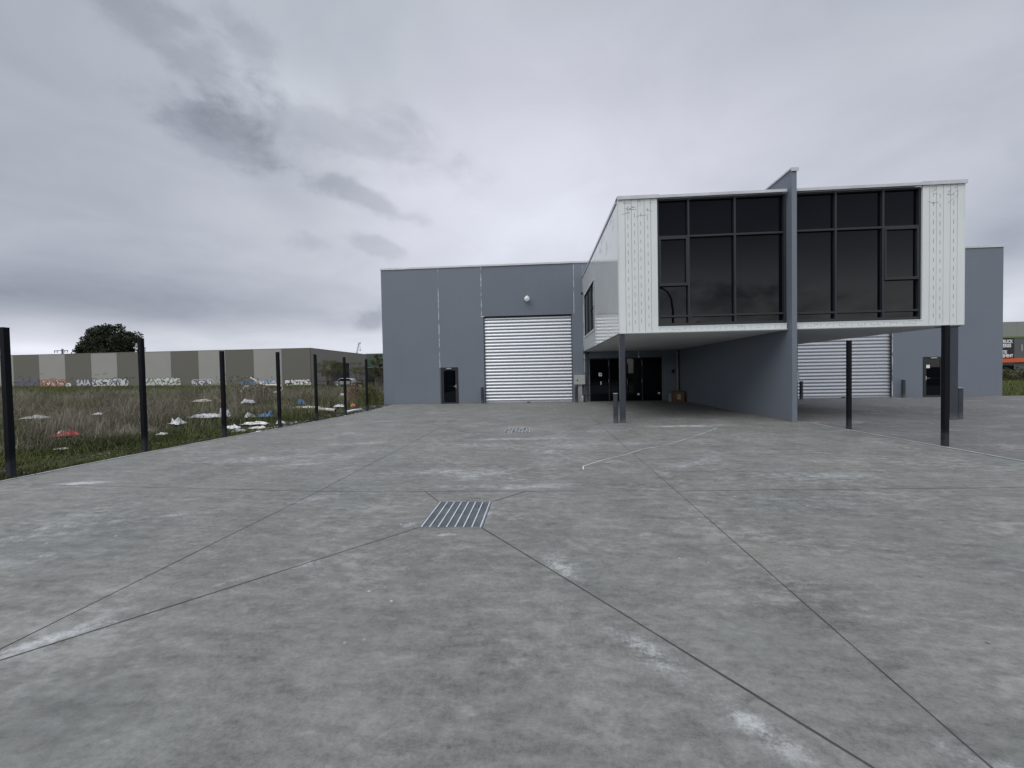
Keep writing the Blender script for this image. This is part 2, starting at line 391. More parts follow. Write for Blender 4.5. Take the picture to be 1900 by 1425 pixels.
M['concrete'] = concrete_mat('driveway_concrete', (0.156,0.155,0.145), (0.151,0.155,0.146), STAINS, 1.0)
M['concrete2'] = concrete_mat('neighbour_concrete', (0.130,0.126,0.124), (0.120,0.122,0.123), None, 0.95)
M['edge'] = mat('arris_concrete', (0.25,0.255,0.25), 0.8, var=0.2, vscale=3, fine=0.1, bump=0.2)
M['joint'] = mat('joint_dark_grey', (0.045,0.047,0.048), 0.9, var=0.5, vscale=4)  # dark grey of the saw-cut joint lines in the slab
M['chalk'] = mat('white_chalk', (0.62,0.63,0.62), 0.9, var=0.3, vscale=12)

# ------------------------------------------------------------------ ground, slabs, road
def gz(x, y):
    t = min(max((y-12)/60, 0), 1.15)
    s = min(max((-45-x)/45, -0.4), 1.3)
    z = -0.05 + t*(0.40+0.62*s) if x < -5 else -0.05
    if x < -12 and y > 6: z += 0.05*mnoise.noise(Vector((x*0.15, y*0.15, 3)))*min((-12-x)/6, 1)
    if x > 25 and y > 23: z += 0.25*min((y-23)/12, 1)
    return z
def ground():
    xs = sorted(set([-2500,-1200,-600,-300,-200,-150]+list(range(-125,-8,3))+[-8,0,10,20,25,27,30,35,45,60,80,120,200,300,600,1200,2500]))
    ys = sorted(set([-2500,-1200,-600,-300,-150,-80,-40,-20,-8]+list(range(0,110,3))+[110,130,160,200,300,600,1200,2500]))
    v = [(x,y,gz(x,y)) for y in ys for x in xs]; n = len(xs)
    f = [(j*n+i,j*n+i+1,(j+1)*n+i+1,(j+1)*n+i) for j in range(len(ys)-1) for i in range(n-1)]
    m, N, P = base_mat('soil_and_turf')
    co = N.new('ShaderNodeTexCoord').outputs['Object']
    a = N.noise(co, 0.25, 5, 0.6); b = N.noise(co, 2.5, 6, 0.65); d = N.noise(co, 14, 4, 0.7)
    c = N.mix(N.ramp(b, 0.4, 0.62), (0.030,0.027,0.019), (0.038,0.048,0.017))
    c = N.mix(N.ramp(N.math('ADD', a, N.math('MULTIPLY', N.math('SUBTRACT', d, 0.5), 0.6)), 0.45, 0.70), c, (0.070,0.062,0.042))
    c = N.mix(N.ramp(d, 0.5, 0.7), c, (0.028,0.028,0.02))
    N.put(P.inputs['Base Color'], c); P.inputs['Roughness'].default_value = 0.95; P.inputs['Specular IOR Level'].default_value = 0.1
    bp = N.new('ShaderNodeBump'); bp.inputs['Strength'].default_value = 0.8; bp.inputs['Distance'].default_value = 0.06
    N.put(bp.inputs['Height'], N.math('ADD', b, d)); N.put(P.inputs['Normal'], bp.outputs[0])
    mb = MB(); mb.add(v, f, 0, True); o = mb.build('ground', m, recalc=False); tag(o, kind='structure')
ground()
EDGE = [(-9.22,-8),(-9.22,6.1),(-9.26,7.6),(-9.20,8.65),(-9.04,10.78),(-8.78,12.82),(-8.60,14.82),(-8.46,16.83),(-8.40,19.3),(-8.62,21.5),(-8.75,23.24)]
PIT1 = (-1.335,-0.632,4.20,5.087); PIT2 = (-1.03,-0.26,11.18,12.20)
XR = 8.32
def slab(name, outline, holes, m, z1=0.0, th=0.12):
    from mathutils.geometry import delaunay_2d_cdt
    pts = [Vector(p) for p in outline]; edges = [(i,(i+1)%len(outline)) for i in range(len(outline))]
    for h in holes:
        k = len(pts); pts += [Vector((h[0],h[2])),Vector((h[1],h[2])),Vector((h[1],h[3])),Vector((h[0],h[3]))]
        edges += [(k,k+1),(k+1,k+2),(k+2,k+3),(k+3,k)]
    vs, _, fs, *_r = delaunay_2d_cdt(pts, edges, [], 1, 1e-5)
    mb = MB(); keep = []
    for f in fs:
        c = sum((vs[i] for i in f), Vector((0,0)))/len(f)
        if any(h[0]<c.x<h[1] and h[2]<c.y<h[3] for h in holes): continue
        keep.append(f)
    mb.add([(p.x,p.y,z1) for p in vs], keep)
    ring = outline
    for r in [outline]+[[(h[0],h[2]),(h[1],h[2]),(h[1],h[3]),(h[0],h[3])] for h in holes]:
        dep = th if r is outline else 0.045
        for i in range(len(r)):
            a, b = r[i], r[(i+1)%len(r)]
            mb.quad((a[0],a[1],z1-dep),(b[0],b[1],z1-dep),(b[0],b[1],z1),(a[0],a[1],z1))
    for h in holes: mb.quad((h[0],h[2],z1-0.045),(h[1],h[2],z1-0.045),(h[1],h[3],z1-0.045),(h[0],h[3],z1-0.045))
    return mb.build(name, m)
drive = tag(slab('driveway', EDGE+[(XR,23.24),(XR,-8)], [PIT1,PIT2], M['concrete']), kind='structure')
tag(slab('neighbouring_driveway', [(XR+0.03,-8),(34,-8),(34,23.24),(XR+0.03,23.24)], [], M['concrete2'], -0.006), kind='structure')
def strip(pts, w, z, mb, jit=0.0):
    """flat ribbon along a polyline"""
    P = []
    for a, b in zip(pts, pts[1:]):
        L = math.hypot(b[0]-a[0], b[1]-a[1]); n = max(1, int(L/0.25))
        for i in range(n): P.append((a[0]+(b[0]-a[0])*i/n, a[1]+(b[1]-a[1])*i/n))
    P.append(pts[-1]); vs = []
    for i, p in enumerate(P):
        q0, q1 = P[max(i-1,0)], P[min(i+1,len(P)-1)]
        t = Vector((q1[0]-q0[0], q1[1]-q0[1])).normalized(); nx, ny = -t.y, t.x
        ww = w*(1+jit*random.uniform(-1,1)); j = jit*w*0.4*random.uniform(-1,1)
        vs += [(p[0]+nx*(ww/2+j), p[1]+ny*(ww/2+j), z), (p[0]-nx*(ww/2-j), p[1]-ny*(ww/2-j), z)]
    mb.add(vs, [(2*i,2*i+1,2*i+3,2*i+2) for i in range(len(P)-1)])
JOINTS = [([(-9.2,5.98),(-3.242,5.535),(1.877,5.571),(XR-0.02,5.80)],0.008), ([(1.79,-7.9),(1.827,1.71),(1.877,5.571),(1.957,15.8)],0.009),
    ([(-3.45,-7.9),(-3.378,2.206),(-3.242,5.535),(-3.125,16.4)],0.008), ([(-1.34,5.09),(-1.664,5.56)],0.011), ([(-0.628,5.09),(-0.203,5.55)],0.011),
    ([(-0.63,4.195),(0.36,2.95),(1.349,1.687),(1.81,1.10)],0.010), ([(-1.34,4.195),(-3.241,2.114),(-3.39,1.95)],0.008),
    ([(-2.95,12.6),(-1.63,10.65),(-0.58,10.32),(0.59,11.0),(1.93,12.9)],0.010)]
mb = MB()
for i, (pts, w) in enumerate(JOINTS): strip(pts, w, 0.002+0.0004*i, mb, 0.25)
mb.build('saw_cut_joint', M['joint'], drive, recalc=False)
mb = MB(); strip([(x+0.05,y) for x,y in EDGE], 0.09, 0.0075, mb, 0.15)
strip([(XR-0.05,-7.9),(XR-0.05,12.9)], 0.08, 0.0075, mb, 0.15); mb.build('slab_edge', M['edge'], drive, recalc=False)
mb = MB(); strip([(0.74,6.80),(0.76,7.03),(1.2,7.55),(1.78,8.09),(2.20,8.6),(2.73,8.95),(3.7,10.0),(4.7,11.2),(5.08,11.67),(4.9,12.1),(3.94,12.35)], 0.013, 0.0085, mb, 0.5)
mb.build('chalk_line', M['chalk'], drive, recalc=False)
m_road = mat('asphalt', (0.05,0.05,0.052), 0.9, var=0.15, vscale=0.6, fine=0.2, fscale=60, bump=0.4)
mb = MB(); mb.box(-300,300,-24,-14,-0.3,-0.04); tag(mb.build('road', m_road), kind='structure')
mb = MB(); mb.box(-300,300,-13.6,-12.4,-0.3,0.03); tag(mb.build('footpath', M['edge']), kind='structure')

# ------------------------------------------------------------------ drain grates
def drain(name, label, pit, nb, clog):
    x0,x1,y0,y1 = pit
    g = thing(name, label, 'drain grate', 'drain grates in the concrete driveway', (0.5*(x0+x1),0.5*(y0+y1),0))
    cx, cy = g.location.x, g.location.y
    a, b = (x1-x0)/2-0.006, (y1-y0)/2-0.006
    galv = mat('galvanised_grate', (0.50,0.54,0.58), 0.45, metal=0.1, var=0.2, vscale=4)
    bar = mat('weathered_bearing_bar', (0.165,0.185,0.205), 0.5, metal=0.1, var=0.3, vscale=5)
    mb = MB()
    mb.box(-a,a,-b,-b+0.012,-0.04,0.004); mb.box(-a,a,b-0.012,b,-0.04,0.004)
    mb.box(-a,-a+0.010,-b+0.012,b-0.012,-0.04,0.004); mb.box(a-0.010,a,-b+0.012,b-0.012,-0.04,0.004)
    mb.build('frame', bar, g)
    mb = MB(); n = int(2*b/0.030)
    for i in range(1, n):
        y = -b+2*b*i/n; mb.box(-a+0.010,a-0.010,y-0.0035,y+0.0035,-0.036,-0.002)
    mb.build('bearing_bars', bar, g)
    mb = MB()
    for i in range(nb):
        x = -a+0.02+(2*a-0.04)*i/(nb-1); mb.box(x-0.006,x+0.006,-b+0.012,b-0.012,-0.010,0.006)
    mb.build('cross_rods', galv, g)
    if clog:
        mb = MB()
        for i in range(70):
            x, y = random.uniform(-a,a), random.uniform(-b,b); r = random.uniform(0.02,0.07)
            k = random.randint(5,7); th0 = random.uniform(0,6)
            mb.prism([(x+r*random.uniform(0.6,1.3)*math.cos(th0+2*PI*j/k), y+0.7*r*random.uniform(0.6,1.3)*math.sin(th0+2*PI*j/k)) for j in range(k)], 'z', 0.0, 0.009+0.004*random.random())
        mb.build('cement_spatter', mat('dry_cement', (0.27,0.28,0.28), 0.9, var=0.4, vscale=14), g)
drain('drain_grate', 'steel drain grate set in the concrete, the clean one nearest the camera', PIT1, 8, False)
drain('drain_grate', 'far drain grate in front of the roller door, clogged with white cement spatter', PIT2, 8, True)

# ------------------------------------------------------------------ the warehouse
W = thing('warehouse', 'grey two-unit concrete warehouse with a white overhanging glazed office box', 'building', None, (0,23.25,0))
SPLIT = {'guide_track','edge_trim','pull_handle','notice','pipe_bracket','soffit','corner_trim','drip_trim','sill_band','window_trim','roof_flashing','parapet_flashing','side_wall'}
def wpart(mb, name, m, parent=None, label=None, recalc=True):
    if name in SPLIT:
        bs = islands(mb)
        if len(bs) > 1:
            for b in bs: o = wpart1(b, name, m, parent, label, recalc)
            return o
    return wpart1(mb, name, m, parent, label, recalc)
def wpart1(mb, name, m, parent=None, label=None, recalc=True):
    o = mb.build(name, m, None, recalc)
    if parent is None or parent is W:
        o.parent = W; o.location = (0,-23.25,0)
    else:
        o.parent = parent
    if label: o['label'] = label
    return o
FY, FB = 23.25, 23.43
def panel(pieces, name='wall_panel', m='wall'):
    mb = MB()
    for x0,x1,z0,z1 in pieces: mb.box(x0,x1,FY,FB,z0,z1)
    return wpart(mb, name, M[m])
TOP = 8.10
panel([(-9.31,-5.86,-0.1,TOP)])
panel([(-5.84,-5.81,-0.1,TOP),(-5.81,-4.75,2.16,TOP),(-4.75,-3.29,-0.1,TOP)])
mb = MB(); mb.box(-3.27,2.12,FY+0.012,FB,5.12,TOP); wpart(mb, 'lintel_panel', M['lintel'])
panel([(-3.29,-3.18,-0.1,5.10)]); panel([(2.0,2.14,-0.1,5.10),(2.14,2.64,-0.1,TOP)])
panel([(2.66,8.15,2.52,TOP),(2.66,2.96,-0.1,2.52),(7.12,8.15,-0.1,2.52)])
panel([(8.17,14.52,-0.1,TOP)])
mb = MB(); mb.box(14.53,19.56,FY+0.012,FB,5.12,TOP); wpart(mb, 'lintel_panel', M['lintel'])
panel([(14.52,14.53,-0.1,5.10)])
panel([(19.58,21.14,-0.1,TOP),(21.14,22.22,2.20,TOP),(22.22,25.20,-0.1,TOP)])
mb = MB()   # side and rear walls, behind everything
mb.box(-9.31,-9.13,FB,56,-0.1,TOP); mb.box(25.02,25.20,FB,56,-0.1,TOP); mb.box(-9.13,25.02,55.8,56,-0.1,TOP)
wpart(mb, 'side_wall', M['wall'])
mb = MB(); mb.box(-9.13,25.02,FB+0.02,55.8,7.5,7.6); wpart(mb, 'roof', M['roof'])
mb = MB(); mb.box(-9.1,25,FB+0.55,FB+0.6,-0.05,7.4); wpart(mb, 'inner_wall', M['dark'])
mb = MB()
for x0, x1 in ((-9.35,-0.02),(0.0,8.0),(8.02,14.98),(15.0,25.24)):
    mb.box(x0,x1,FY-0.035,FB+0.05,TOP+0.003,TOP+0.05); mb.box(x0,x1,FY-0.037,FY-0.012,TOP-0.05,TOP+0.003)
mb.box(-9.35,-9.1,FB+0.05,56,TOP+0.003,TOP+0.05); mb.box(25.0,25.24,FB+0.05,56,TOP+0.003,TOP+0.05)
wpart(mb, 'parapet_flashing', M['capflash'])
mb = MB()
for x, z0, z1, w in ((-5.85,2.16,TOP-0.05,0.035),(-3.28,5.12,TOP-0.05,0.045),(2.13,5.12,TOP-0.05,0.03),(2.65,3.0,TOP-0.05,0.012),(19.57,-0.05,TOP-0.05,0.03)):
    n = 40; mb = MB()
    for i in range(n):
        a, b = z0+(z1-z0)*i/n, z0+(z1-z0)*(i+1)/n; d = 0.006*random.uniform(-1,1); ww = w*random.uniform(0.75,1.15)
        mb.box(x-ww/2+d,x+ww/2+d,FY-0.004,FY+0.03,a,b)
    wpart(mb, 'joint_sealant', M['sealant'])
mb = MB(); mb.box(-3.33,-3.12,FY-0.006,FY+0.004,5.095,5.135); wpart(mb, 'lintel_flashing', M['capflash'])

def roller(x0, x1, z1, y=23.40):
    mb = MB(); pitch = 0.193; n = int(z1/pitch); K = 8
    prof = []
    for i in range(n*K+1):
        z = 0.05+(z1-0.05)*i/(n*K); ph = (i % K)/K
        prof.append((z, 0.019*(math.cos(2*PI*ph)) + 0.003*math.cos(4*PI*ph)))
    xs = np.linspace(x0, x1, 9); vs = []
    for z, d in prof:
        for x in xs:
            vs.append((x, y-0.03+d+0.004*math.sin(x*1.9+z*0.7), z))
    m = len(xs)
    mb.add(vs, [(j*m+i,j*m+i+1,(j+1)*m+i+1,(j+1)*m+i) for j in range(len(prof)-1) for i in range(m-1)], 0, True)
    o = wpart(mb, 'roller_door', M['shutter'], recalc=False)
    mb = MB(); mb.box(x0,x1,y-0.06,y+0.0,0.0,0.05); wpart(mb, 'bottom_rail', M['shutter'], o)
    mb = MB(); mb.box(x0-0.02,x0+0.03,y-0.12,y-0.07,0,z1); mb.box(x1-0.03,x1+0.02,y-0.12,y-0.07,0,z1)
    wpart(mb, 'guide_track', M['steel'], o)
    mb = MB(); mb.box(x0-0.02,x1+0.02,y-0.07,y+0.04,z1,z1+0.05); wpart(mb, 'head_gap', M['dark'], o)
    mb = MB(); mb.box(0.5*(x0+x1)-0.1,0.5*(x0+x1)+0.1,y-0.085,y-0.06,0.0,0.05); wpart(mb, 'lock_bar', M['frame'], o)
    return o
roller(-3.17,1.99,5.06)
roller(14.54,19.55,5.06)

def hinged_door(x0, x1, z1, hx, sticker=None):
    f = MB(); y0, y1 = FY-0.02, FY+0.06; t = 0.06
    f.box(x0,x0+t,y0,y1,0,z1); f.box(x1-t,x1,y0,y1,0,z1); f.box(x0+t,x1-t,y0,y1,z1-t,z1)
    d = wpart(f, 'door', M['frame'])
    l = MB(); s = 0.10; X0, X1, Z0, Z1 = x0+t+0.006, x1-t-0.006, 0.015, z1-t-0.006; Y0, Y1 = FY+0.0, FY+0.045
    l.box(X0,X0+s,Y0,Y1,Z0,Z1); l.box(X1-s,X1,Y0,Y1,Z0,Z1); l.box(X0+s,X1-s,Y0,Y1,Z1-s,Z1); l.box(X0+s,X1-s,Y0,Y1,Z0,Z0+0.07)
    wpart(l, 'door_leaf', M['frame'], d)
    g = MB(); g.box(X0+s,X1-s,FY+0.02,FY+0.03,Z0+0.07,Z1-s); wpart(g, 'pane', M['glass'], d)
    h = MB(); h.tube([(hx,FY-0.06,1.03),(hx-0.14*(1 if hx>(x0+x1)/2 else -1),FY-0.06,1.03)],0.012,8); h.tube([(hx,FY-0.06,1.03),(hx,FY,1.03)],0.012,8)
    h.box(hx-0.02,hx+0.02,FY-0.012,FY,0.93,1.13); wpart(h, 'handle', M['alu'], d)
    c = MB(); c.box(x0+0.35,x0+0.65,FY-0.075,FY-0.022,z1-0.075,z1-0.025); wpart(c, 'door_closer', M['alu'], d)
    if sticker:
        k = MB(); k.box(sticker[0]-0.09,sticker[0]+0.09,FY+0.014,FY+0.0185,sticker[1]-0.09,sticker[1]+0.09); wpart(k, 'notice', M['paper'], d)
hinged_door(-5.80,-4.76,2.15,-4.90)
hinged_door(21.15,22.21,2.19,21.30,(21.42,1.67))

def text_part(txt, size, loc, m, parent, name, bold=0.0, rot=(PI/2,0,0), sx=1.0, align='CENTER', depth=0.004):
    cu = bpy.data.curves.new(name, 'FONT'); cu.body = txt; cu.size = size; cu.extrude = depth; cu.offset = bold
    cu.align_x = align; cu.align_y = 'CENTER'; cu.resolution_u = 3
    t = bpy.data.objects.new('tmp_text', cu); COL.objects.link(t)
    dg = bpy.context.evaluated_depsgraph_get()
    me = bpy.data.meshes.new_from_object(t.evaluated_get(dg)); bpy.data.objects.remove(t)
    mt = Matrix.Translation(loc) @ Matrix.Rotation(rot[2],4,'Z') @ Matrix.Rotation(rot[0],4,'X') @ Matrix.Diagonal((sx,1,1,1))
    me.transform(mt); me.materials.clear(); me.materials.append(m); me.name = name
    o = bpy.data.objects.new(name, me); COL.objects.link(o); o.parent = parent
    return o

def entrance():
    x0, x1, z1 = 2.97, 7.11, 2.50; y0, y1 = FY+0.02, FY+0.09
    divs = [2.97,4.10,5.05,5.98,7.11]
    f = MB(); t = 0.045
    f.box(x0,x0+t,y0,y1,0,z1); f.box(x1-t,x1,y0,y1,0,z1); f.box(x0+t,x1-t,y0,y1,z1-t,z1); f.box(x0+t,x1-t,y0,y1,0,0.03)
    for d in divs[1:-1]: f.box(d-0.03,d+0.03,y0,y1,0.03,z1-t)
    e = wpart(f, 'glazed_entrance', M['frame'])
    for i in range(4):
        a, b = divs[i]+(t if i == 0 else 0.03), divs[i+1]-(t if i == 3 else 0.03)
        g = MB(); g.box(a,b,FY+0.05,FY+0.06,0.03,z1-t); wpart(g, 'pane', M['glass'], e)
    tr = MB(); tr.box(x0-0.012,x0,FY-0.008,FY+0.05,0,z1); tr.box(x1,x1+0.012,FY-0.008,FY+0.05,0,z1); wpart(tr, 'edge_trim', M['alu'], e)
    h = MB()
    for x, z, l in ((4.06,1.18,0.09),(5.12,1.10,0.24),(5.95,1.15,0.10),(4.06,2.22,0.2),(5.95,2.22,0.2)):
        h.tube([(x,FY-0.02,z-l),(x,FY-0.02,z+l)],0.012,8); h.tube([(x,FY-0.02,z-l*0.8),(x,FY+0.03,z-l*0.8)],0.008,6); h.tube([(x,FY-0.02,z+l*0.8),(x,FY+0.03,z+l*0.8)],0.008,6)
    wpart(h, 'pull_handle', M['alu'], e)
    text_part('83', 0.27, (3.60,FY+0.044,1.56), M['paper'], e, 'unit_number', 0.012, sx=0.75)
    k = MB(); k.box(3.60,3.65,FY+0.042,FY+0.047,0.98,1.16); k.box(5.70,5.82,FY+0.042,FY+0.047,0.33,0.45); k.box(6.86,6.98,FY+0.042,FY+0.047,0.38,0.49)
    wpart(k, 'notice', M['paper'], e)
entrance()

# party wall that cuts through the office box (slightly out of square with the front)
def party_wall():
    mb = MB(); z1 = 7.83
    a = [(7.925,12.93),(8.075,12.93),(8.24,23.24),(8.06,23.24)]
    mb.prism(a, 'z', -0.05, z1); wpart(mb, 'party_wall', M['wall'])
    c = MB(); c.prism([(7.89,12.89),(8.115,12.89),(8.28,23.2),(8.02,23.2)], 'z', z1+0.002, z1+0.05); c.box(7.89,8.115,12.89,12.91,z1-0.06,z1+0.002); wpart(c, 'wall_capping', M['capflash'])
party_wall()

# office box
BX0, BX1, BY, BZ0, BZ1 = 2.66, 13.10, 13.12, 2.94, 7.28
def office_box():
    mb = MB(); t = 0.12
    # carcass: right side, roof, floor and the white zones of the front
    mb.box(BX1-t,BX1-0.003,BY+0.06,FY-0.003,BZ0,BZ1-0.035)
    b = wpart(mb, 'office_side', M['whitepanel'])
    mb = MB(); mb.box(BX0+0.03,BX1-t,BY+0.2,FY-0.003,BZ1-0.16,BZ1-0.03); wpart(mb, 'office_roof', M['roof'])
    # left flank: glossy boards, window hole y 18.75..22.5, z 3.72..6.0
    mb = MB()
    def flank(y0,y1,z0,z1):
        n = max(1, round((y1-y0)/0.19))
        for i in range(n):
            a, c = y0+(y1-y0)*i/n, y0+(y1-y0)*(i+1)/n
            mb.box(BX0, BX0+0.05, a+0.0015, c-0.0015, z0, z1)
            mb.box(BX0+0.0025, BX0+0.05, c-0.0015, c+0.0015, z0, z1)
    flank(BY+0.12,18.70,BZ0,BZ1); flank(18.70,22.55,BZ0,3.70); flank(18.70,22.55,6.02,BZ1); flank(22.55,FY-0.004,BZ0,BZ1)
    s = wpart(mb, 'side_cladding', M['whitegloss'])
    # dirt scuffs and scratched marks near the top edge of the flank
    sc = MB()
    for c0, z0, n, sp in ((14.2,6.95,14,0.35),(16.4,6.75,18,0.5),(15.3,6.2,12,0.25),(18.6,6.9,14,0.6),(20.5,6.95,12,0.7)):
        for i in range(n):
            y, z = c0+random.gauss(0,sp), z0+random.gauss(0,0.2); a = random.uniform(0,PI); l = random.uniform(0.05,0.22); w = 0.007
            dy, dz = math.cos(a)*l, math.sin(a)*l
            if z+abs(dz) > BZ1-0.02: continue
            sc.quad((BX0-0.002,y-dy-w,z-dz),(BX0-0.002,y-dy+w,z-dz+w),(BX0-0.002,y+dy+w,z+dz),(BX0-0.002,y+dy-w,z+dz-w))
    wpart(sc, 'scuff_marks', M['scuff'], None)
    # flank window
    f = MB(); x0, x1 = BX0-0.02, BX0+0.06
    Y0,Y1,Z0,Z1 = 18.72,22.53,3.72,6.0; q = 0.06
    f.box(x0,x1,Y0,Y0+q,Z0,Z1); f.box(x0,x1,Y1-q,Y1,Z0,Z1); f.box(x0,x1,Y0+q,Y1-q,Z1-q,Z1); f.box(x0,x1,Y0+q,Y1-q,Z0,Z0+q)
    for y in (19.9,21.2): f.box(x0,x1,y-0.035,y+0.035,Z0+q,Z1-q)
    f.box(x0,x1,Y0+q,19.865,4.78,4.84)
    w = wpart(f, 'side_window', M['frame'])
    for a, c in ((Y0+q,19.865),(19.935,21.165),(21.235,Y1-q)):
        g = MB(); g.box(BX0+0.025,BX0+0.035,a,c,Z0+q,Z1-q); wpart(g, 'pane', M['glass'], w)
    g = MB(); g.box(x0-0.012,x0,Y0-0.06,Y1+0.06,Z0-0.06,Z0-0.0); g.box(x0-0.012,x0,Y0-0.06,Y0,Z0,Z1+0.06); g.box(x0-0.012,x0,Y1,Y1+0.06,Z0,Z1+0.06); g.box(x0-0.012,x0,Y0,Y1,Z1,Z1+0.06)
    wpart(g, 'window_trim', M['whitepanel'], w)
    # front board zones
    def boards(x0, x1, label):
        n = round((x1-x0)/0.188); mb = MB(); mk = MB(); gr = MB()
        for i in range(n):
            a, c = x0+(x1-x0)*i/n, x0+(x1-x0)*(i+1)/n
            mb.box(a+(0.006 if i else 0), c-(0.006 if i < n-1 else 0), BY, BY+0.05, BZ0, BZ1-0.03)
            if i: gr.box(a-0.006, a+0.006, BY+0.012, BY+0.05, BZ0, BZ1-0.03)
            if 0 < i < n-1 and not (label == 'r' and i == 3):
                m0 = (a+c)/2+random.uniform(-0.03,0.03); z = BZ0+0.12+random.uniform(0,0.2); drift = random.uniform(-0.01,0.01)
                while z < BZ1-0.35:
                    l = random.uniform(0.10,0.16); xx = m0+drift*(z-4)/3
                    mk.box(xx-0.006, xx+0.006, BY-0.002, BY+0.01, z, z+l); z += 0.285
        for i in range(16):
            x, z = random.uniform(x0+0.2,x1-0.2), BZ1-random.uniform(0.10,0.62); l = random.uniform(0.03,0.13); a = random.uniform(-0.5,1.2)
            dx, dz = math.cos(a)*l, math.sin(a)*l; w = 0.006
            if z+abs(dz) > BZ1-0.05: continue
            mk.quad((x-dx,BY-0.002,z-dz),(x-dx,BY-0.002,z-dz+w*2),(x+dx,BY-0.002,z+dz+w*2),(x+dx,BY-0.002,z+dz))
        o = wpart(mb, 'front_cladding', M['whitepanel'])
        wpart(gr, 'board_joints', M['groove'], o); wpart(mk, 'fixing_marks', M['mark'], o)
    boards(2.68,3.90,'l'); boards(11.90,13.10,'r')
    mb = MB(); mb.box(BX0-0.002,2.678,BY-0.006,BY+0.12,BZ0,BZ1); mb.box(13.10,13.118,BY-0.006,BY+0.1,BZ0,BZ1-0.03); wpart(mb, 'corner_trim', M['whitepanel'])
    # band under the glazing
    for x0, x1 in ((3.90,7.885),(8.09,11.90)):
        mb = MB(); mk = MB()
        mb.box(x0,x1,BY,BY+0.15,BZ0,3.12)
        x = x0+0.06
        while x < x1-0.02:
            mk.box(x-0.004,x+0.004,BY-0.002,BY+0.01,BZ0+0.05,3.06)
            r = random.random()
            if r < 0.45: z = random.choice((BZ0+0.06,3.05,3.0)); mk.box(x+0.03,x+0.03+random.uniform(0.06,0.13),BY-0.002,BY+0.01,z-0.004,z+0.004)
            x += 0.188
        o = wpart(mb, 'sill_band', M['whitepanel']); wpart(mk, 'fixing_marks', M['mark'], o)
    mb = MB(); mb.box(3.90,7.885,BY-0.012,BY-0.002,3.10,3.125); mb.box(8.09,11.90,BY-0.012,BY-0.002,3.10,3.125); mb.box(BX0-0.004,7.885,BY-0.016,BY-0.007,BZ0-0.012,BZ0+0.02); mb.box(8.09,BX1+0.012,BY-0.016,BY-0.007,BZ0-0.012,BZ0+0.02)
    wpart(mb, 'drip_trim', M['whitepanel'])
    # roof edge flashing
    mb = MB()
    for x0, x1, z in ((BX0-0.03,3.95,BZ1+0.055),(3.95,7.88,BZ1+0.03),(8.095,11.86,BZ1+0.03),(11.86,BX1+0.05,BZ1+0.055)):
        mb.box(x0,x1,BY-0.05,BY+0.25,z-0.025,z+0.003); mb.box(x0,x1,BY-0.052,BY-0.022,BZ1-0.055,z-0.025)
    mb.box(BX0-0.03,BX0+0.2,BY+0.25,FY-0.045,BZ1+0.02,BZ1+0.045)
    mb.box(BX0-0.032,BX0-0.005,BY+0.25,FY-0.045,BZ1-0.06,BZ1+0.02)
    mb.box(BX1-0.15,BX1+0.05,BY+0.25,FY-0.045,BZ1+0.02,BZ1+0.045)
    wpart(mb, 'roof_flashing', M['capflash'])
    # soffit
    mb = MB(); mb.prism([(BX0+0.01,BY+0.003),(7.895,BY+0.003),(8.05,FY-0.004),(BX0+0.01,FY-0.004)], 'z', BZ0-0.03, BZ0-0.004)
    mb.prism([(8.09,BY+0.003),(BX1-0.01,BY+0.003),(BX1-0.01,FY-0.004),(8.25,FY-0.004)], 'z', BZ0-0.03, BZ0-0.004); wpart(mb, 'soffit', M['soffit'])
    mb = MB(); mb.box(BX0-0.006,BX0+0.008,BY+0.13,FY-0.004,BZ0-0.05,BZ0-0.004); wpart(mb, 'soffit_trim', M['frame'])
    # glazing
    def curtain(x0, x1, vs, hs, sash):
        z0, z1 = 3.125, BZ1-0.06; yb0, yb1 = BY+0.06, BY+0.19; f = MB(); q = 0.055
        f.box(x0,x0+q,yb0,yb1,z0,z1); f.box(x1-q,x1,yb0,yb1,z0,z1); f.box(x0+q,x1-q,yb0,yb1,z1-q,z1); f.box(x0+q,x1-q,yb0,yb1,z0,z0+0.10)
        E = [x0+q]+sum([[v-0.03,v+0.03] for v in vs], [])+[x1-q]
        for v in vs: f.box(v-0.03,v+0.03,yb0,yb1,z0+0.10,z1-q)
        H = [z0+0.10,hs[0],hs[1],z1-q]; cells = []
        for i in range(0, len(E), 2):
            for h in hs: f.box(E[i],E[i+1],yb0+0.004,yb1,h-0.03,h+0.03)
            zz = [z0+0.10,hs[0]-0.03,hs[0]+0.03,hs[1]-0.03,hs[1]+0.03,z1-q]
            for k in (0,2,4): cells.append((E[i],E[i+1],zz[k],zz[k+1]))
        w = wpart(f, 'window', M['frame'])
        sx0, sx1, sz = sash
        sa = MB(); A, B, C, D = sx0+0.004, sx1-0.004, sz, hs[1]-0.034; y0, y1 = yb0-0.012, yb1-0.02; r = 0.05
        sa.box(A,A+r,y0,y1,C,D); sa.box(B-r,B,y0,y1,C,D); sa.box(A+r,B-r,y0,y1,D-r,D); sa.box(A+r,B-r,y0,y1,C,C+0.085)
        wpart(sa, 'awning_sash', M['frame'], w)
        for a, b, c, d in cells:
            if abs(a-sx0) < 0.05 and abs(c-(hs[0]+0.03)) < 0.02:
                for (p, q2, yy) in ((c, C, BY+0.15), (C+0.085, D-r, BY+0.12)):
                    g = MB(); g.box(a+(r if yy < BY+0.14 else 0)+0.003,b-(r if yy < BY+0.14 else 0)-0.003,yy,yy+0.01,p,q2); wpart(g, 'pane', M['glass'], w)
            else:
                g = MB(); g.box(a,b,BY+0.15,BY+0.16,c,d); wpart(g, 'pane', M['glass'], w)
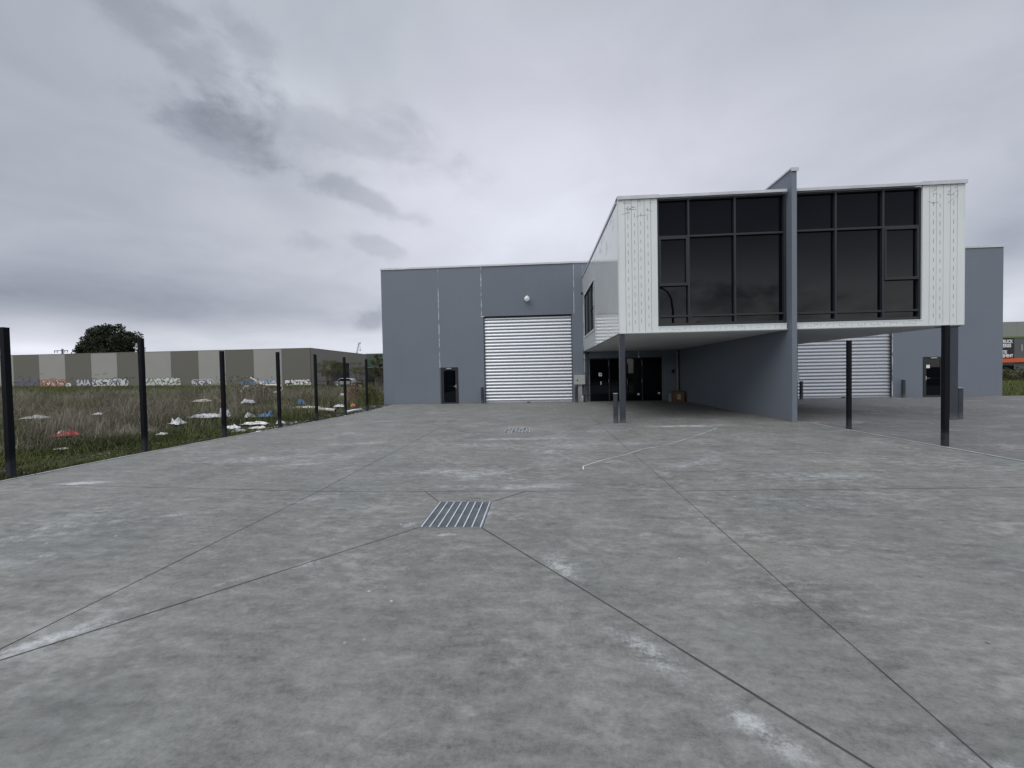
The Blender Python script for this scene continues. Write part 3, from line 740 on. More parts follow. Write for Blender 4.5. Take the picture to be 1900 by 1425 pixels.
        bk = MB(); bk.box(x0,x1,BY+0.20,BY+0.22,z0,z1); wpart(bk, 'backing', M['dark'], w)
    curtain(3.91,7.885,[4.90,6.34],[3.45,6.01],(3.965,4.87,4.43))
    curtain(8.09,11.90,[9.40,10.81],[3.43,6.03],(10.84,11.845,4.39))
office_box()
# columns under the box, pipes on the wall (all fixed to the building)
for x0, x1, y0 in ((2.67,2.835,13.14),(12.76,12.99,13.16)):
    mb = MB(); mb.box(x0,x1,y0,y0+0.165,0.0,BZ0-0.031); mb.box(x0-0.05,x1+0.05,y0-0.03,y0+0.2,BZ0-0.06,BZ0-0.0312) if x0 > 5 else None
    wpart(mb, 'steel_column', M['steel'])
mb = MB(); mb.box(12.55,12.72,13.2,13.42,BZ0-0.075,BZ0-0.0312); wpart(mb, 'bracket', M['alu'])
mb = MB(); mb.box(2.78,2.89,FY-0.11,FY-0.004,0.0,2.9); wpart(mb, 'downpipe', M['steel'])
mb = MB()
for z in (0.38,1.0,1.66,2.45,2.82): mb.box(2.63,2.73,FY-0.075,FY-0.004,z-0.04,z+0.04); mb.box(2.895,2.93,FY-0.075,FY-0.004,z-0.04,z+0.04)
wpart(mb, 'pipe_bracket', M['frame'])
mb = MB(); mb.tube([(2.68,FY-0.05,0.0),(2.68,FY-0.05,2.86)],0.028,10); wpart(mb, 'conduit', M['pipe'])
mb = MB(); mb.tube([(7.93,FY-0.10,0),(7.93,FY-0.10,2.74)],0.055,12); mb.tube([(7.93,FY-0.10,2.70),(7.93,FY-0.10,2.78)],0.068,12); wpart(mb, 'downpipe', M['pipe'])
mb = MB(); mb.tube([(8.02,FY-0.05,0),(8.02,FY-0.05,2.9)],0.02,8); wpart(mb, 'conduit', M['steel'])
mb = MB(); mb.bbox(7.62,7.80,FY-0.06,FY-0.003,1.58,1.78,0.012); wpart(mb, 'switch_box', M['frame'])

# ------------------------------------------------------------------ fittings in front of the building
def elec(x, label):
    e = thing('electrical_box', label, 'electrical box', 'grey electrical boxes beside the roller doors', (x,23.1,0))
    mb = MB(); mb.bbox(-0.31,0.31,-0.13,0.145,1.02,1.56,0.012); mb.build('cabinet', M['greybox'], e)
    mb = MB(); mb.box(-0.235,0.295,-0.137,-0.131,1.04,1.54); mb.build('cover_plate', M['greybox'], e)
    mb = MB(); mb.lathe([(0.0,-0.165),(0.035,-0.165),(0.038,-0.135)], (-0.14,0,1.26), 'y', 14); mb.build('switch', M['dark'], e)
    mb = MB(); mb.bbox(-0.08,0.14,-0.02,0.145,0,1.02,0.01); mb.build('pedestal', M['greybox'], e)
    return e
elec(2.38, 'grey electrical box on a pedestal right of the left roller door')
elec(14.15, 'grey electrical box between the end of the party wall and the right roller door')
def bollard(x, y, w, h, label, loc_group='charcoal steel bollards guarding doors and columns'):
    b = thing('bollard', label, 'bollard', loc_group, (x,y,0))
    r = w/2
    mb = MB(); mb.lathe([(r,0.0),(r,h-0.012)], (0,0,0), 'z', 20); mb.build('tube', M['steel'], b)
    mb = MB(); mb.lathe([(r+0.004,h-0.012),(r+0.004,h-0.002),(r-0.008,h+0.004),(0,h+0.006)], (0,0,0), 'z', 20); mb.build('top_cap', M['pipe'], b)
bollard(-3.29,22.98,0.17,0.98,'charcoal bollard at the left jamb of the left roller door')
bollard(2.14,22.80,0.16,0.95,'charcoal bollard under the grey electrical box beside the left roller door')
bollard(2.51,13.14,0.15,0.98,'charcoal bollard standing close beside the left steel column of the office box')
bollard(13.13,13.28,0.20,0.98,'charcoal bollard beside the right steel column of the office box')
bollard(14.42,22.75,0.17,1.0,'charcoal bollard at the left jamb of the right roller door')
bollard(19.92,23.0,0.17,1.0,'charcoal bollard between the right roller door and its side door')
def floodlight():
    f = thing('floodlight', 'round silver floodlight mounted above the left roller door', 'floodlight', None, (-0.58,FY+0.012,6.06))
    mb = MB(); mb.bbox(-0.06,0.06,-0.06,0.0,0.06,0.22,0.01); mb.tube([(0,-0.05,0.14),(0,-0.16,0.12),(0,-0.2,0.02)],0.018,8); mb.build('bracket', M['alu'], f)
    mb = MB(); mb.lathe([(0.0,0.0),(0.10,-0.02),(0.15,-0.07),(0.165,-0.13),(0.15,-0.14)], (0,-0.14,-0.02), 'y', 20); mb.build('housing', M['greybox'], f)
    mb = MB(); mb.lathe([(0.15,-0.138),(0.08,-0.17),(0.0,-0.18)], (0,-0.14,-0.02), 'y', 20); mb.build('lens', M['lampglass'], f)
    mb = MB(); mb.lathe([(0.05,-0.03),(0.05,0.03),(0.0,0.05)], (-0.13,-0.1,0.02), 'z', 12); mb.build('side_knob', M['greybox'], f)
floodlight()
c = thing('security_camera', 'tiny dark security camera at the back edge of the white office box', 'camera', None, (BX0-0.02,FY-0.35,6.2))
mb = MB(); mb.bbox(-0.05,0.0,-0.05,0.05,-0.06,0.06,0.008); mb.build('mount', M['pvc'], c)
mb = MB(); mb.lathe([(0.0,-0.20),(0.06,-0.19),(0.06,0.0),(0,0.01)], (-0.09,-0.02,0.0), 'y', 12); mb.build('camera_body', M['frame'], c)
c = thing('water_pipe', 'short white pipe stub with a valve by the electrical box', 'pipe', None, (2.53,22.97,0))
mb = MB(); mb.tube([(0,0,0),(0,0,0.36)],0.032,12); mb.build('riser', M['pvc'], c)
mb = MB(); mb.tube([(0,0,0.20),(0,0,0.25)],0.048,12); mb.tube([(0,0,0.36),(0,0,0.40)],0.042,12); mb.build('fitting', M['pipe'], c)
def cable(label, pts):
    c = thing('hanging_cable', label, 'cable', 'loose cables hanging from the soffit', pts[0])
    p0 = Vector(pts[0])
    mb = MB(); mb.tube([Vector(p)-p0 for p in pts], 0.012, 6); mb.build('cable_sheath', M['cable'], c)
    e = Vector(pts[-1])-p0; mb = MB(); mb.tube([e, e+Vector((0.02,0,-0.10))], [0.02,0.024], 8); mb.build('cable_end', M['pvc'], c)
cable('loose white cable hanging in front of the dark glazed entrance', [(5.02,20.6,BZ0-0.03),(5.06,20.6,2.82),(5.13,20.6,2.66),(5.12,20.6,2.5)])
cable('loose white cable slanting from the soffit to the grey downpipe', [(7.15,21.6,BZ0-0.03),(7.28,21.9,2.86),(7.55,22.5,2.80),(7.82,23.0,2.78)])
def carton():
    c = thing('cardboard_box', 'brown cardboard box with a pale label against the wall by the downpipe', 'box', None, (7.64,22.3,0))
    mb = MB(); mb.bbox(-0.28,0.28,-0.25,0.3,0.0,0.56,0.008); mb.build('carton', M['card'], c)
    mb = MB(); mb.add([(-0.28,-0.25,0.56),(0.28,-0.25,0.56),(0.28,-0.02,0.60),(-0.28,-0.02,0.60),(-0.28,0.3,0.56),(0.28,0.3,0.56),(0.28,0.08,0.595),(-0.28,0.08,0.595)], [(0,1,2,3),(4,5,6,7)]); mb.build('flap', M['card'], c)
    mb = MB(); mb.box(-0.12,0.07,-0.254,-0.2505,0.14,0.42); mb.build('paper_label', M['tape'], c)
carton()
mb = MB(); mb.box(-0.05,0.05,-0.12,0.12,0,0.46)
o = mb.build('board_offcut', M['pipe']); o.location = (7.26,22.45,0); tag(o, 'grey board offcut leaning beside the brown cardboard box', 'board')

# ------------------------------------------------------------------ fence posts
def fence_post(x, y, s, h, label, z0):
    p = thing('fence_post', label, 'post', 'bare black fence posts along the driveway edges', (x,y,z0))
    mb = MB(); mb.box(-s/2,s/2,-s/2,s/2,-0.1,h-0.012); mb.build('shaft', M['post'], p)
    mb = MB(); mb.box(-s/2-0.002,s/2+0.002,-s/2-0.002,s/2+0.002,h-0.012,h); mb.build('post_cap', M['post'], p)
for x, y, h, lb in ((-9.41,6.40,2.66,'black fence post cut by the left edge of the photo, tallest in view'),(-9.36,8.76,2.68,'black fence post standing in front of the dark round tree'),
        (-9.15,10.90,2.50,'black fence post beside the crumpled white plastic bag on the left verge'),(-8.88,12.97,2.58,'black fence post just right of the blue and white bags'),
        (-8.75,15.02,2.58,'black fence post in line with the corner of the striped warehouse'),(-8.62,17.10,2.58,'black fence post in front of the dark opening of the striped warehouse'),
        (-8.42,18.90,2.55,'black fence post nearest the grey warehouse on the left verge'),
        (8.36,11.25,2.40,'black fence post in front of the right roller door'),(8.40,8.76,2.50,'black fence post nearest the camera on the right, beside the right steel column')):
    fence_post(x, y, 0.086, h, lb, 0.0)

# ------------------------------------------------------------------ striped warehouse on the left
def striped():
    x0, x1, y0, y1, zt = -104.0, -42.84, 71.9, 96.3, 7.42
    B = thing('striped_warehouse', 'long low warehouse of alternating dark and pale panels behind the weedy field', 'building', None, (x1,y0,0))
    def P(mb, name, m, parent=None):
        o = mb.build(name, m, B if parent is None else parent)
        if parent is None: o.location = (-x1,-y0,0)
        return o
    dk = mat('dark_olive_panel', (0.115,0.112,0.096), 0.8, var=0.06, vscale=0.5, fine=0.04, fscale=8, stretch=(1,1,0.4))
    lt = mat('pale_stone_panel', (0.27,0.27,0.25), 0.8, var=0.06, vscale=0.5, fine=0.04, fscale=8, stretch=(1,1,0.4))
    sd = mat('warm_grey_panel', (0.205,0.195,0.178), 0.8, var=0.05, vscale=0.4)
    e = [x1, -48.46,-54.03,-59.68,-65.16,-70.78,-76.22,-81.97,-87.42,-92.96,-98.54,-104.1,-109.6]
    for i in range(len(e)-1):
        mb = MB(); mb.box(e[i+1]+0.012,e[i]-0.012,y0,y0+0.2,-0.3,zt); P(mb, 'wall_panel', dk if i % 2 == 0 else lt)
    ys = np.linspace(y0+0.2, y1, 5)
    for i in range(4):
        mb = MB()
        if i == 1:
            mb.box(x1-0.2,x1,ys[i]+0.012,ys[i+1]-0.012,5.0,zt); mb.box(x1-0.2,x1,ys[i]+0.012,ys[i]+1.2,-0.3,5.0)
        elif i == 2:
            mb.box(x1-0.2,x1,ys[i]+0.012,ys[i+1]-0.012,5.0,zt); mb.box(x1-0.2,x1,ys[i]+3.6,ys[i+1]-0.012,-0.3,5.0)
        else: mb.box(x1-0.2,x1,ys[i]+0.012,ys[i+1]-0.012,-0.3,zt)
        P(mb, 'side_panel', sd)
    mb = MB(); mb.box(x1-0.35,x1-0.22,ys[1]+1.2,ys[2]+3.6,-0.2,5.0); P(mb, 'doorway', M['frame'])
    mb = MB(); mb.box(e[-1],x1-0.2,y0+0.2,y1,6.9,7.0); P(mb, 'roof', M['roof'])
    mb = MB(); mb.box(e[-1],x1+0.03,y0-0.03,y0+0.25,zt+0.003,zt+0.06); mb.box(x1-0.25,x1+0.03,y0+0.25,y1,zt+0.003,zt+0.06); P(mb, 'parapet_flashing', sd)
    mb = MB(); mb.bbox(x1-0.0,x1+0.25,y0+1.2,y0+1.5,6.0,6.35,0.03); P(mb, 'wall_lamp', M['frame'])
    # graffiti along the foot of the wall
    cols = {k: mat('spray_'+k, v, 0.6, var=0.25, vscale=2.5) for k, v in dict(chrome=(0.50,0.52,0.50), white=(0.62,0.64,0.63), ink=(0.03,0.035,0.07), peach=(0.36,0.20,0.14), rust=(0.13,0.06,0.05), violet=(0.12,0.11,0.16), paleblue=(0.44,0.46,0.52), blue=(0.09,0.20,0.36), pink=(0.34,0.22,0.28), green=(0.20,0.26,0.12), black=(0.015,0.015,0.02), brown=(0.10,0.095,0.08)).items()}
    def throwup(xa, xb, za, zb, fill, line, n, alt=None, seed=0):
        R = random.Random(seed); mbs = {}
        def m(k): return mbs.setdefault(k, MB())
        W2 = (xb-xa)/n
        for i in range(n):
            cx, cz = xa+W2*(i+0.5), (za+zb)/2; w, h = W2*0.62, (zb-za)/2
            k = 12; p = [(cx+w*R.uniform(0.75,1.1)*math.cos(2*PI*j/k), cz+h*R.uniform(0.75,1.05)*math.copysign(abs(math.sin(2*PI*j/k))**0.6, math.sin(2*PI*j/k))) for j in range(k)]
            q = [(cx+(a-cx)*1.16, cz+(b-cz)*1.12) for a, b in p]
            dy = -0.004*(i % 2)
            m(line).prism(q, 'y', y0-0.012+dy, y0-0.002); m(fill).prism(p, 'y', y0-0.024+dy, y0-0.013+dy)
            for s in range(R.randint(2,4)):       # letter strokes
                a = R.uniform(0,PI); L = R.uniform(0.35,0.8)*h; ox, oz = cx+R.uniform(-0.5,0.5)*w, cz+R.uniform(-0.4,0.4)*h; t = 0.05+0.04*R.random()
                dx, dz = math.cos(a)*L, math.sin(a)*L; nx, nz = -math.sin(a)*t, math.cos(a)*t
                m(alt if (alt and s == 0) else line).prism([(ox-dx-nx,oz-dz-nz),(ox+dx-nx,oz+dz-nz),(ox+dx+nx,oz+dz+nz),(ox-dx+nx,oz-dz+nz)], 'y', y0-0.036+dy-0.003*s, y0-0.026+dy-0.003*s)
        for k, mb in mbs.items(): P(mb, 'graffiti', cols[k])
    throwup(-104.0,-98.7,1.0,2.7,'violet','brown',6,'ink',1)
    throwup(-98.4,-93.0,0.9,2.5,'peach','rust',7,'white',2)
    throwup(-92.9,-91.9,0.9,1.8,'white','brown',1,None,9)
    throwup(-87.2,-79.8,0.8,2.45,'chrome','ink',7,None,3)
    throwup(-76.2,-69.0,0.75,2.4,'chrome','brown',7,'green',4)
    throwup(-66.5,-62.5,0.7,1.9,'violet','white',4,None,5)
    throwup(-56.9,-53.2,0.25,1.5,'blue','ink',3,'paleblue',6)
    throwup(-53.4,-49.7,0.25,1.5,'paleblue','blue',4,'white',7)
    throwup(-47.9,-42.9,0.25,1.6,'white','black',6,'pink',8)
    # pale-blue block letters with a dark surround
    mb = MB(); mb.box(-91.6,-87.6,y0-0.010,y0-0.002,0.85,2.35); P(mb, 'graffiti', cols['brown'])
    t = text_part('SAIA', 1.55, (-89.2-x1, -0.016, 1.65), cols['paleblue'], B, 'graffiti', 0.06, sx=0.92)
    t = text_part('SAIA', 1.55, (-89.1-x1, -0.0125, 1.58), cols['ink'], B, 'graffiti', 0.16, sx=0.92, depth=0.002)
    # scrawled tags above
    mb = MB(); R = random.Random(5)
    for i in range(20):
        x, z = R.uniform(-103,-77), 2.4+1.3*R.random()**2
        pts = [(x+0.09*j+0.10*math.sin(j*1.7+i), y0-0.006, z+0.16*math.cos(j*2.1+i*2)+0.02*j) for j in range(R.randint(6,12))]
        mb.tube(pts, 0.018, 4)
    P(mb, 'graffiti', cols['violet'])
striped()

# ------------------------------------------------------------------ far things on the left
def power_pole():
    p = thing('power_pole', 'timber power pole with a crossarm showing over the striped warehouse', 'power pole', None, (-120,92.4,0.5))
    t = mat('grey_timber', (0.13,0.13,0.135), 0.9)
    mb = MB(); mb.tube([(0,0,-0.5),(0,0,9.9)],[0.25,0.2],10); mb.build('pole', t, p)
    mb = MB(); mb.box(-1.85,1.85,-0.33,-0.21,9.36,9.52); mb.build('crossarm', t, p)
    mb = MB()
    for x in (-1.8,-1.05,1.0,1.75): mb.tube([(x,-0.27,9.36),(x-0.05,-0.27,8.9)],0.075,6)
    mb.build('insulator', t, p)
power_pole()
def crane():
    c = thing('crane', 'distant pale crane boom poking above the striped warehouse', 'crane', None, (-93,195,0))
    m = mat('pale_crane_paint', (0.55,0.57,0.58), 0.6)
    mb = MB()
    a, b = Vector((-1.2,0,3)), Vector((2.7,0,19.6))
    for ox, oy in ((-0.3,-0.3),(0.3,-0.3),(0.3,0.3),(-0.3,0.3)): mb.tube([a+Vector((ox,oy,0)), b+Vector((ox*0.6,oy*0.6,0))], 0.11, 5)
    for i in range(24):
        p, q = a.lerp(b, i/24), a.lerp(b, (i+1)/24); s = 1 if i % 2 else -1
        mb.tube([p+Vector((0.3*s,-0.3,0)), q+Vector((-0.3*s,-0.3,0))], 0.06, 4); mb.tube([p+Vector((0.3*s,0.3,0)), q+Vector((-0.3*s,0.3,0))], 0.06, 4)
    mb.build('boom', m, c)
    mb = MB(); mb.bbox(2.4,3.5,-0.4,0.4,18.9,19.7,0.1); mb.tube([(3.2,0,19),(3.2,0,16.2)],0.1,5); mb.bbox(2.9,3.5,-0.3,0.3,15.2,16.2,0.1); mb.build('hook_block', m, c)
    mb = MB(); mb.bbox(-3.5,1.5,-1.3,1.3,0.6,3.2,0.2); mb.build('cab', m, c)
crane()
def green_shed():
    g = thing('green_shed', 'dark green metal shed beside the grey warehouse corner', 'shed', None, (-33,107,0))
    gm = mat('green_cladding', (0.032,0.066,0.042), 0.6, var=0.15, vscale=0.8, stretch=(4,4,0.2)); dk = mat('dark_green_cladding', (0.010,0.018,0.011), 0.7)
    mb = MB(); mb.box(-12.5,12,-5,6,4.4,7.85); mb.build('upper_cladding', gm, g)
    mb = MB(); mb.box(-12.5,12,-4.9,6,-0.3,4.3); mb.build('lower_wall', dk, g)
    mb = MB(); mb.box(-12.6,12.1,-5.1,6.1,7.855,8.0); mb.build('roof', M['roof'], g)
    mb = MB(); mb.box(-12.5,12,-5.03,-4.905,4.302,4.398); mb.build('flashing', M['pipe'], g)
green_shed()

def leaf_mat(name, a, b, scale=0.8, trans=True):
    m, N, P = base_mat(name)
    co = N.new('ShaderNodeTexCoord').outputs['Object']
    at = N.new('ShaderNodeAttribute'); at.attribute_name = 'tone'
    c = N.mix(at.outputs['Fac'], a, b)
    k = N.ramp(N.noise(co, scale, 3, 0.6), 0.3, 0.7, 0.75, 1.25, False)
    cc = N.vec('SCALE', c); N.put(cc.node.inputs['Scale'], k)
    N.put(P.inputs['Base Color'], cc); P.inputs['Roughness'].default_value = 0.7; P.inputs['Specular IOR Level'].default_value = 0.2
    return m
def soup(name, verts, nper, tone, m, parent=None):
    """mesh of loose polygons with nper corners each; tone = one value per polygon"""
    n = len(verts)//nper
    me = bpy.data.meshes.new(name)
    me.vertices.add(len(verts)); me.vertices.foreach_set('co', np.asarray(verts, np.float32).ravel())
    if nper == 5:      # bent blade: quad below the bend, triangle above it
        base = np.arange(n, dtype=np.int32)[:,None]*5
        li = (base+np.array([0,1,2,4,4,2,3], np.int32)).ravel()
        me.loops.add(n*7); me.loops.foreach_set('vertex_index', li)
        me.polygons.add(2*n)
        me.polygons.foreach_set('loop_start', (np.arange(n, dtype=np.int32)[:,None]*7+np.array([0,4], np.int32)).ravel())
        me.polygons.foreach_set('loop_total', np.tile(np.array([4,3], np.int32), n))
        tone = np.repeat(np.asarray(tone, np.float32), 2)
    else:
        me.loops.add(n*nper); me.loops.foreach_set('vertex_index', np.arange(n*nper, dtype=np.int32))
        me.polygons.add(n); me.polygons.foreach_set('loop_start', np.arange(0, n*nper, nper, dtype=np.int32))
        me.polygons.foreach_set('loop_total', np.full(n, nper, np.int32))
    me.update(calc_edges=True)
    at = me.attributes.new('tone', 'FLOAT', 'FACE'); at.data.foreach_set('value', np.asarray(tone, np.float32))
    me.materials.append(m)
    o = bpy.data.objects.new(name, me); COL.objects.link(o)
    if parent is not None: o.parent = parent
    return o
def leaves(centers, radii, count, size, asp=0.5):
    """random leaf quads in blobs: returns verts, tone"""
    c = np.asarray(centers, float); r = np.asarray(radii, float)
    if r.ndim == 1: r = np.stack([r]*3, 1)
    w = r.prod(1)**(2/3); idx = rng.choice(len(c), count, p=w/w.sum())
    d = rng.normal(size=(count,3)); d /= np.linalg.norm(d, axis=1, keepdims=True)
    rad = rng.random(count)**0.4
    p = c[idx]+d*rad[:,None]*r[idx]
    a = rng.normal(size=(count,3)); a /= np.linalg.norm(a, axis=1, keepdims=True)
    b = np.cross(a, rng.normal(size=(count,3))); b /= np.linalg.norm(b, axis=1, keepdims=True)
    s = size*rng.uniform(0.6,1.4,count)[:,None]
    a *= s; b *= s*asp
    v = np.stack([p-a, p+b, p+a, p-b], 1).reshape(-1,3)
    return v, np.clip(rng.random(count)*0.6+0.4*rng.random(len(c))[idx], 0, 1)
def limb_tree(mb, base, tips, r0):
    for t in tips:
        b = Vector(base); t = Vector(t); mid = b.lerp(t, 0.5)+Vector((random.uniform(-1,1),random.uniform(-1,1),random.uniform(-0.2,0.6)))*(t-b).length*0.10
        mb.tube([b, b.lerp(mid,0.6), mid, t], [r0, r0*0.75, r0*0.5, r0*0.12], 6, cap=False)
bark = mat('bark', (0.055,0.045,0.036), 0.95, var=0.3, vscale=6)
bark2 = mat('grey_bark', (0.16,0.14,0.12), 0.95, var=0.3, vscale=6)
def big_tree():
    t = thing('cypress_tree', 'big dark rounded tree rising behind the striped warehouse', 'tree', None, (-118.9,102.6,0.5))
    R = random.Random(3); cs = []; rs = []
    for i in range(150):
        u, v = R.uniform(0,2*PI), math.acos(R.uniform(-0.55,1)); k = R.uniform(0.66,0.98)
        cs.append((7.4*k*math.sin(v)*math.cos(u), 6.5*k*math.sin(v)*math.sin(u), 8.3+9.3*k*math.cos(v)*(0.96 if math.cos(v)>0 else 0.7))); rs.append(R.uniform(0.7,1.55))
    for i in range(46):
        cs.append((R.uniform(-5,5), R.uniform(-4,4), R.uniform(4,14.5))); rs.append(R.uniform(1.2,2.2))
    v, tone = leaves(cs, rs, 34000, 0.26, 0.55)
    soup('crown', v, 4, tone, leaf_mat('dark_foliage', (0.010,0.016,0.008), (0.040,0.048,0.026), 0.5), t)
    mb = MB(); mb.tube([(0,0,-0.6),(0.2,0,3),(0,0,8)],[0.7,0.55,0.3],10); limb_tree(mb, (0,0,3.5), cs[:40], 0.22); mb.build('trunk', bark, t)
big_tree()
def shrub_tree(x, y, w, h, label, seed, nleaf, cols, sparse=0.0):
    R = random.Random(seed); t = thing('wattle_tree', label, 'tree', 'small multi-stemmed trees before the striped warehouse', (x,y,gz(x,y)))
    cs = []; rs = []; tips = []
    for i in range(int(52*(1-sparse))):
        a = R.uniform(0,2*PI); q = R.uniform(0.2,1.0); z = h*(0.42+0.5*R.random()*(1.1-q*0.45))
        p = (w/2*q*math.cos(a), w/2*q*math.sin(a), min(z, h*0.95)); cs.append(p); rs.append((0.10*w*R.uniform(0.6,1.5),)*2+(0.085*w*R.uniform(0.7,1.4),)); tips.append(p)
    v, tone = leaves(cs, rs, int(nleaf*2.4), 0.058, 0.34)
    soup('crown', v, 4, tone, leaf_mat('olive_foliage', *cols, 1.2), t)
    mb = MB()
    for k in range(4):
        limb_tree(mb, (R.uniform(-0.2,0.2),R.uniform(-0.2,0.2),-0.1), [tips[j] for j in range(k, len(tips), 6)], 0.045)
    mb.build('trunk', bark2, t)
oc = ((0.035,0.040,0.014), (0.13,0.13,0.05))
shrub_tree(-32.4,60.0,4.3,4.8,'broad olive wattle tree in front of the striped warehouse side wall',1,4200,oc)
shrub_tree(-29.1,62.3,3.0,4.7,'narrow open wattle tree with bare stems, right of the dark doorway',2,1500,oc,0.25)
shrub_tree(-14.45,35.1,1.6,4.2,'thin tall sapling against the corner of the grey warehouse',5,1600,((0.03,0.035,0.014),(0.10,0.10,0.045)),0.1)

def car():
    c = thing('parked_car', 'silver car parked behind the wattle trees, mostly hidden', 'car', None, (-32.3,65.2,gz(-32.3,65.2)), 0.0)
    paint = mat('silver_paint', (0.26,0.27,0.28), 0.3, metal=0.4, var=0.03); gl = M['glass']; ty = mat('tyre_rubber', (0.015,0.015,0.016), 0.9)
    prof = [(-2.2,0.35),(2.15,0.35),(2.25,0.55),(2.2,0.85),(1.25,0.98),(0.62,1.45),(-0.9,1.5),(-1.75,1.02),(-2.2,0.95),(-2.28,0.6)]
    mb = MB(); mb.prism(prof, 'y', -0.84, 0.84); o = mb.build('body', paint, c)
    bv = o.modifiers.new('bevel', 'BEVEL'); bv.width = 0.07; bv.segments = 3; bv.limit_method = 'ANGLE'
    mb = MB()
    for y in (-0.848,0.842): mb.prism([(-1.5,1.03),(-0.25,1.03),(-0.25,1.4),(-0.85,1.4)], 'y', y, y+0.006); mb.prism([(-0.17,1.03),(1.05,1.03),(0.55,1.38),(-0.17,1.4)], 'y', y, y+0.006)
    mb.build('window', gl, c)
    for x in (-1.4,1.4):
        for y in (-0.82,0.82):
            w = MB(); w.lathe([(0,-0.1),(0.30,-0.1),(0.33,-0.07),(0.33,0.07),(0.30,0.1),(0,0.1)], (x,y,0.33), 'y', 18); wo = w.build('wheel', ty, c)
            r = MB(); r.lathe([(0,-0.112),(0.2,-0.108),(0.21,-0.1)], (x,y,0.33), 'y', 14); r.lathe([(0,0.112),(0.2,0.108),(0.21,0.1)], (x,y,0.33), 'y', 14); r.build('rim', M['alu'], wo)
    mb = MB(); mb.box(2.19,2.235,-0.75,-0.45,0.68,0.82); mb.build('headlight', M['lampglass'], c)
    mb = MB(); mb.box(2.19,2.235,0.45,0.75,0.68,0.82); mb.build('headlight', M['lampglass'], c)
car()
def wire_fence():
    f = thing('wire_fence', 'low dark post and wire fence along the back of the field', 'fence', None, (-30,58.5,gz(-30,58.5)))
    mb = MB()
    for i in range(6):
        x = -4+1.8*i; mb = MB(); mb.box(x-0.05,x+0.05,-0.05,0.05,-0.2,1.15); mb.build('post', M['post'], f)
    mb = MB(); mb.tube([(-4,0,1.1),(5,0,1.1)],0.035,6); mb.build('rail', M['post'], f); mb = MB(); mb.tube([(-4,0,0.62),(5,0,0.62)],0.015,5); mb.build('wire', M['post'], f)
wire_fence()

# ------------------------------------------------------------------ right-hand background
def sign_building():
    b = thing('trade_building', 'grey trade building with black sign panel and orange band at the right edge', 'building', None, (70,58,0))
    up = mat('grey_green_panel', (0.20,0.215,0.195), 0.75, var=0.05); lo = mat('dark_grey_wall', (0.085,0.09,0.09), 0.75, var=0.08)
    orange = mat('orange_band', (0.52,0.085,0.02), 0.5); grn = mat('green_trim', (0.10,0.16,0.03), 0.6); blk = mat('black_sign', (0.006,0.006,0.008), 0.5)
    for i, (a, c) in enumerate(((-11,-8.62),(-8.6,-5.46),(-5.44,-2.0),(-1.98,2),(2.02,6),(6.02,10))):
        mb = MB(); mb.box(a,c,0,0.2,5.55,7.52); mb.build('parapet_panel', up, b)
    mb = MB(); mb.box(-11,10,-0.03,0.15,5.36,5.545); mb.build('trim', grn, b)
    mb = MB(); mb.box(-5.68,10,0.02,0.3,-0.2,5.355); mb.build('wall', lo, b)
    mb = MB(); mb.box(-11,10,0.31,20,-0.2,7.3); mb.build('main_body', lo, b)
    mb = MB(); mb.box(-8.5,-5.70,-0.02,0.1,2.66,5.34); s = mb.build('sign_panel', blk, b)
    for t, z, sz in (('TRUCK',4.86,0.62),('BATTERIES',4.30,0.62),('ON SITE',3.42,0.62),('REPLACEMENT',2.92,0.56)):
        x = {'TRUCK':-5.92,'BATTERIES':-6.10,'ON SITE':-6.62,'REPLACEMENT':-5.86}[t]
        text_part(t, sz, (x,-0.026,z), M['paper'], s, 'sign_lettering', 0.02, sx=0.72, align='RIGHT')
    text_part('14', 1.25, (-4.45,0.012,3.95), M['greybox'], b, 'street_number', 0.01, sx=0.8)
    mb = MB(); mb.box(-11,10,-0.25,-0.03,2.05,2.58); mb.build('orange_band', orange, b)
    mb = MB(); mb.box(-8.5,-5.70,-0.01,0.1,0.3,2.04); mb.build('shopfront_glass', M['glass'], b)
sign_building()
def hedge():
    cs = []; rs = []
    for i in range(90):
        x = random.uniform(-5,9); cs.append((x, random.uniform(-0.8,0.8), random.uniform(0.15,1.05))); rs.append(random.uniform(0.25,0.5))
    h = thing('hedge', 'rough olive hedge in front of the orange-banded building', 'hedge', None, (46,40,0.2))
    v, tone = leaves(cs, rs, 9000, 0.09, 0.4); soup('foliage', v, 4, tone, leaf_mat('hedge_foliage', (0.03,0.032,0.013), (0.11,0.105,0.05), 1.5), h)
    mb = MB()
    for i in range(16): x = -4.5+i*0.85; mb.tube([(x,0,-0.1),(x+0.1,0,0.7)],[0.04,0.02],6)
    mb.build('stems', bark, h)
hedge()

